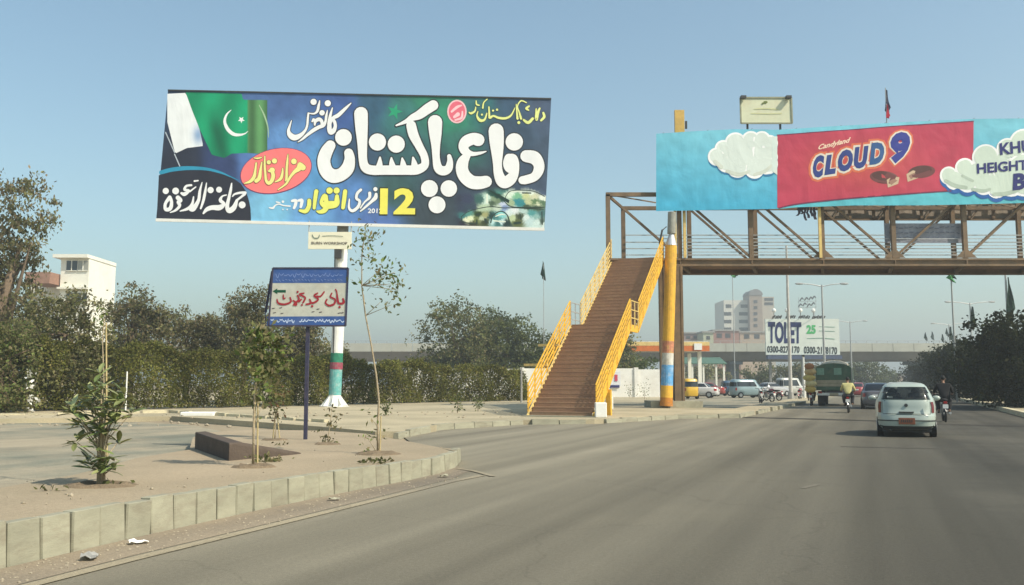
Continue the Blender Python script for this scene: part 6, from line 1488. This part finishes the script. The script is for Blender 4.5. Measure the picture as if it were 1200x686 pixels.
ros = [(92, 484), (88, 500), (103, 478), (112, 492), (128, 488), (143, 472), (150, 484), (135, 470), (152, 470), (120, 505), (108, 512), (130, 508), (96, 518), (118, 525), (104, 548), (118, 552), (132, 536), (126, 550), (136, 548), (108, 538), (86, 480), (142, 494), (99, 496), (112, 470), (130, 520), (122, 478), (140, 480), (112, 452), (128, 456), (120, 440), (138, 462), (104, 462)]
mb = MB(); rr = random.Random(21)
for k, (px, py) in enumerate(ros):
    c_ = zs(px, py); r0 = Vector((rr.uniform(-.03, .03), rr.uniform(-.03, .03), 0)); mid = Vector((c_.x * .18 + rr.uniform(-.02, .02), c_.y * .2, c_.z * .62))
    mb.path([r0, mid, c_], [.014, .009, .005], 5)
    nL = 9; ax = Vector((c_.x * .6, c_.y, .5)).normalized()
    for j in range(nL):
        az = 2 * PI * j / nL * 1.6 + rr.uniform(-.3, .3); el = rr.uniform(-.25, .95); s_ = rr.uniform(.7, 1.15)
        shared('leaf', bl[rr.choice((0, 0, 1, 1, 2))], sh, c_ + Vector((rr.uniform(-.015, .015), rr.uniform(-.015, .015), rr.uniform(-.03, .03))), (el, rr.uniform(-.3, .3), az), (s_, s_, s_))
part('stem', mb, BARKP, sh, world=False, smooth=True)
# saplings
def sapling(label, base_px, pts, rad, clumps, leaf, cols, seed, nper=12, cr=.1, stake=None, name='sapling', sticks=0):
    b0 = Gi(*base_px); t = thing(name, label, 'sapling', b0, 0, 'young saplings on the traffic island')
    q = [Vector((0, 0, -.02))] + [Vector((P(x, y, b0.y).x - b0.x, random.uniform(-.04, .04), P(x, y, b0.y).z - b0.z)) for x, y in pts]
    mb = MB().path(q, [rad * (1 - .75 * i / len(q)) for i in range(len(q))], 7)
    P_ = []
    rng2 = np.random.default_rng(seed)
    for (x, y, n_) in clumps:
        c_ = P(x, y, b0.y) - b0; c_ = np.array((c_.x, rng2.uniform(-.15, .15), c_.z))
        near = min(q, key=lambda v_: (v_ - Vector(c_)).length if v_.z < c_[2] + .1 else 9); mb.path([near, Vector(c_)], [rad * .35, rad * .15], 5)
        P_.append(c_ + rng2.normal(size=(int(n_ * 1.7), 3)) * cr)
    part('stem', mb, BARKP, t, world=False, smooth=True)
    part('foliage', leafmesh('foliage', np.concatenate(P_), leaf * 1.25, cols, seed, .2, .45), LEAF, t, world=False)
    if stake:
        for (xa_, ya_, xb_, yb_) in stake: a = P(xa_, ya_, b0.y) - b0; b = P(xb_, yb_, b0.y) - b0; part('stake', MB().tube(a + Vector((0, .05, 0)), b + Vector((0, .05, 0)), .013, .011, 6), BAMB, t, world=False)
    return t
sapling('slender stake-tied sapling behind the bushy shrub', (123, 545), [(123, 500), (122, 450), (121, 400), (122, 372)], .014, [(120, 368, 14), (125, 360, 10), (116, 377, 6), (127, 380, 6)], .06, GL + [(.3, .28, .16)], 61, cr=.07, stake=[(123.5, 545, 122.5, 378)])
sapling('leafy sapling between two pale stakes in front of the low wall', (297, 546), [(298, 500), (299, 460), (303, 425), (310, 395)], .018, [(296, 395, 40), (310, 392, 44), (322, 402, 40), (304, 410, 44), (332, 408, 26), (300, 430, 40), (316, 425, 44), (310, 445, 36), (324, 430, 26), (290, 412, 22), (303, 462, 16), (330, 395, 18), (308, 470, 10)], .085, GL + GO + [(.13, .14, .06)], 62, cr=.085, stake=[(294.5, 547, 299, 452), (300.5, 545, 301, 470)])
sapling('small reddish-leaved sapling left of the navy signpost', (322, 515), [(323, 505), (322, 492), (324, 482)], .015, [(318, 487, 12), (327, 484, 12), (322, 477, 18), (329, 466, 16), (334, 458, 12)], .08, [(.20, .11, .06), (.12, .11, .05), (.1, .12, .04)], 63, cr=.07, stake=[(319, 515, 322, 484), (327, 514, 324, 484)])
sapling('tiny sparse sapling right of the navy signpost', (384, 520), [(385, 510), (387, 495), (389, 480)], .012, [(382, 514, 10), (391, 500, 8), (384, 497, 6), (393, 488, 7), (389, 478, 6), (379, 516, 8)], .07, [(.16, .13, .06), (.1, .1, .05)], 64, cr=.06)
sapling('tallest sapling with thin leaning stem and airy leaves right of the sign', (443, 531), [(443, 500), (444, 470), (441, 440), (435, 405), (428, 370), (424, 335), (424, 300), (427, 275)], .022,
        [(430, 272, 16), (436, 280, 14), (424, 285, 12), (421, 300, 10), (433, 303, 12), (446, 318, 12), (455, 322, 14), (464, 320, 10), (455, 335, 14), (462, 332, 12), (469, 341, 8), (440, 330, 8), (447, 352, 8), (460, 358, 7), (426, 345, 5), (420, 325, 4), (433, 515, 8), (447, 512, 8), (436, 490, 5)], .075, GO + GL, 65, cr=.10, stake=[(444.5, 532, 446, 488)])
# weeds
rng3 = np.random.default_rng(77); P_ = []
for (x, y, n_, s_) in ((312, 541, 60, .07), (322, 540, 30, .05), (437, 543, 30, .06), (450, 541, 20, .05), (135, 569, 20, .05), (330, 522, 16, .05), (388, 520, 16, .05), (372, 507, 12, .05), (60, 575, 10, .05)):
    g_ = Gi(x, y); a = rng3.normal(size=(n_, 3)) * s_ * np.array([1.6, 1.2, .6]); a[:, 2] = np.abs(a[:, 2]); P_.append(a + np.array(g_))
o = part('weeds', leafmesh('weeds', np.concatenate(P_), .07, [(.14, .14, .06), (.18, .15, .08), (.1, .11, .04)], 77), LEAF); o['label'] = 'dry weeds tufts on the island'; o['kind'] = 'stuff'; del o['label']
# plants on the far verge
for (x, y, s_, lb) in ((536, 484, .5, 'small dark plant on the verge right of the painted pole'), (560, 482, .45, 'second small dark plant on the verge nearer the stairs'), (452, 487, .3, 'tiny dark plant on the verge beside the painted pole'), (738, 466, .8, 'thin dark bare plant in front of the white wall'), (755, 468, .9, 'taller bare plant in front of the white wall near the pillar')):
    g_ = G(x, y, VZ); rng4 = np.random.default_rng(int(x)); t = thing('verge_plant', lb, 'plant', g_, 0, 'small plants on the verge')
    p_ = rng4.normal(size=(90, 3)) * np.array([.22, .22, .3]) * s_ * 1.3 + np.array([0, 0, s_ * .8]); p_[:, 2] = np.maximum(.02, p_[:, 2])
    part('foliage', leafmesh('foliage', p_, .11, GD, int(x)), LEAF, t, world=False); part('stem', MB().path([(0, 0, 0), (.03, 0, s_ * .5), (-.02, 0, s_)], [.02, .015, .008], 5), BARK, t, world=False)
SOIL = mk('dark_soil', (.20, .15, .095), .95, .3, 6, .7, 40)
rr = random.Random(55)
for (x, y, r_) in ((118, 569, .34), (297, 547, .26), (322, 516, .26), (384, 521, .24), (443, 532, .34)):
    c_ = Gi(x, y); bm = bmesh.new(); n = 18; ring = []
    for q_, (f_, h_) in enumerate(((1.0, -.01), (.8, .03), (.6, .045), (.35, .012))):
        ring.append([bm.verts.new((c_.x + math.cos(2 * PI * k / n) * r_ * f_ * (1 + .12 * rr.uniform(-1, 1)) * 1.25, c_.y + math.sin(2 * PI * k / n) * r_ * f_ * (1 + .12 * rr.uniform(-1, 1)), c_.z - .012 + h_ * rr.uniform(.7, 1.3))) for k in range(n)])
    cv = bm.verts.new((c_.x, c_.y, c_.z - .004))
    for q_ in range(3):
        for k in range(n): bm.faces.new((ring[q_][k], ring[q_][(k + 1) % n], ring[q_ + 1][(k + 1) % n], ring[q_ + 1][k]))
    for k in range(n): bm.faces.new((ring[3][k], ring[3][(k + 1) % n], cv))
    bmesh.ops.recalc_face_normals(bm, faces=bm.faces); me = bpy.data.meshes.new('soil_mound'); bm.to_mesh(me); bm.free()
    part('soil_mound', me, SOIL, isl, smooth=True)
# low broken wall on the island
pw = [Gi(228, 526), Gi(268, 540), Gi(341, 533)]
mb = MB(); hts = [.30, .26, .02]; vs = []
for p_, h in zip(pw, hts):
    vs += [p_ + Vector((0, 0, -.03)), p_ + Vector((0, 0, h)), p_ + Vector((.10, .30, h)), p_ + Vector((.10, .30, -.03))]
fs = [(3, 2, 1, 0), (8, 9, 10, 11)]
for i in range(2):
    a = i * 4
    for j in range(4): fs.append((a + j, a + (j + 1) % 4, a + 4 + (j + 1) % 4, a + 4 + j))
mb.add(vs, fs); o = part('low_wall', mb, CONC_SHADE, bevel=.02); tag(o, 'low broken wall painted shade-dark tapering into the dust on the traffic island', 'wall')
# litter and stones
def litter(px, py, lb, m, s_=.09, z=None):
    g_ = G(px, py) if z is None else Gi(px, py); rr = random.Random(px); vs = []; fs = []
    for j in range(4):
        for i in range(5): vs.append((s_ * (i / 4 - .5) * 2 + rr.uniform(-.01, .01), s_ * (j / 3 - .5) * 1.1, .012 + abs(rr.gauss(0, .018))))
    for j in range(3):
        for i in range(4): a = j * 5 + i; fs.append((a, a + 1, a + 6, a + 5))
    o = part('litter', MB().add(vs, fs), m); o.location = g_ + Vector((0, 0, .006)); o.rotation_euler = (0, 0, rr.uniform(0, 3)); solid(o, .003); tag(o, lb, 'litter', 'litter along the kerb')
litter(163, 638, 'crumpled white paper lying beside the kerb', WHITE, .08); litter(105, 656, 'flattened grey wrapper lying beside the kerb near the photo edge', CONC, .11)
litter(392, 587, 'pale scrap on the sand strip halfway along the kerb', KERB, .07); litter(520, 560, 'pale scrap beside the tip of the island', KERB, .08)
o = part('stone_block', MB().box((0, 0, .16), (1.3, .5, .32)), WHITE, bevel=.04); g_ = G(233, 492, 0); o.location = (g_.x, g_.y, -.02); tag(o, 'white painted concrete block lying beside the service road', 'block')
rr = random.Random(31); bm = bmesh.new()
def stone(x, y, z, s_):
    r_ = bmesh.ops.create_icosphere(bm, subdivisions=1, radius=s_)
    for v_ in r_['verts']: v_.co = Vector((v_.co.x * rr.uniform(.7, 1.3), v_.co.y * rr.uniform(.7, 1.3), v_.co.z * rr.uniform(.4, .8))) + Vector((x, y, z))
for k in range(120):
    px, py = rr.uniform(0, 530), rr.uniform(505, 600)
    if py > 530 + (535 - px) * .145 - 6 or (px < 225 and py < 560): continue
    g_ = Gi(px, py); stone(g_.x, g_.y, g_.z, min(.05, .007 + rr.expovariate(110)))
for k in range(260):
    f_ = rr.random(); px = -20 + 560 * f_; py = 672 - 122 * f_ + rr.uniform(0, 22) * (1 - .5 * f_); g_ = G(px, py); stone(g_.x, g_.y, .004, rr.uniform(.005, .018))
for k in range(200):
    px = rr.uniform(0, 600); py = rr.uniform(483, 500) ; g_ = G(px, py, VZ if py < 490 else 0); stone(g_.x, g_.y, g_.z, rr.uniform(.03, .09))
me = bpy.data.meshes.new('pebbles'); bm.to_mesh(me); bm.free(); o = part('pebbles', me, mk('pebble', (.33, .28, .2), .9, .3, 30)); o['kind'] = 'stuff'

# ================================================================== HAZE
hz = MB().box((0, 970, 34), (4100, 2080, 70)); hm = bpy.data.materials.new('haze'); hm.use_nodes = True; hn = hm.node_tree
hn.nodes.remove(hn.nodes['Principled BSDF']); pv = hn.nodes.new('ShaderNodeVolumePrincipled'); pv.inputs['Color'].default_value = (.88, .93, .93, 1); pv.inputs['Density'].default_value = .0013; pv.inputs['Anisotropy'].default_value = .3
hn.links.new(pv.outputs[0], hn.nodes['Material Output'].inputs['Volume'])
o = part('haze', hz, hm); o['kind'] = 'stuff'
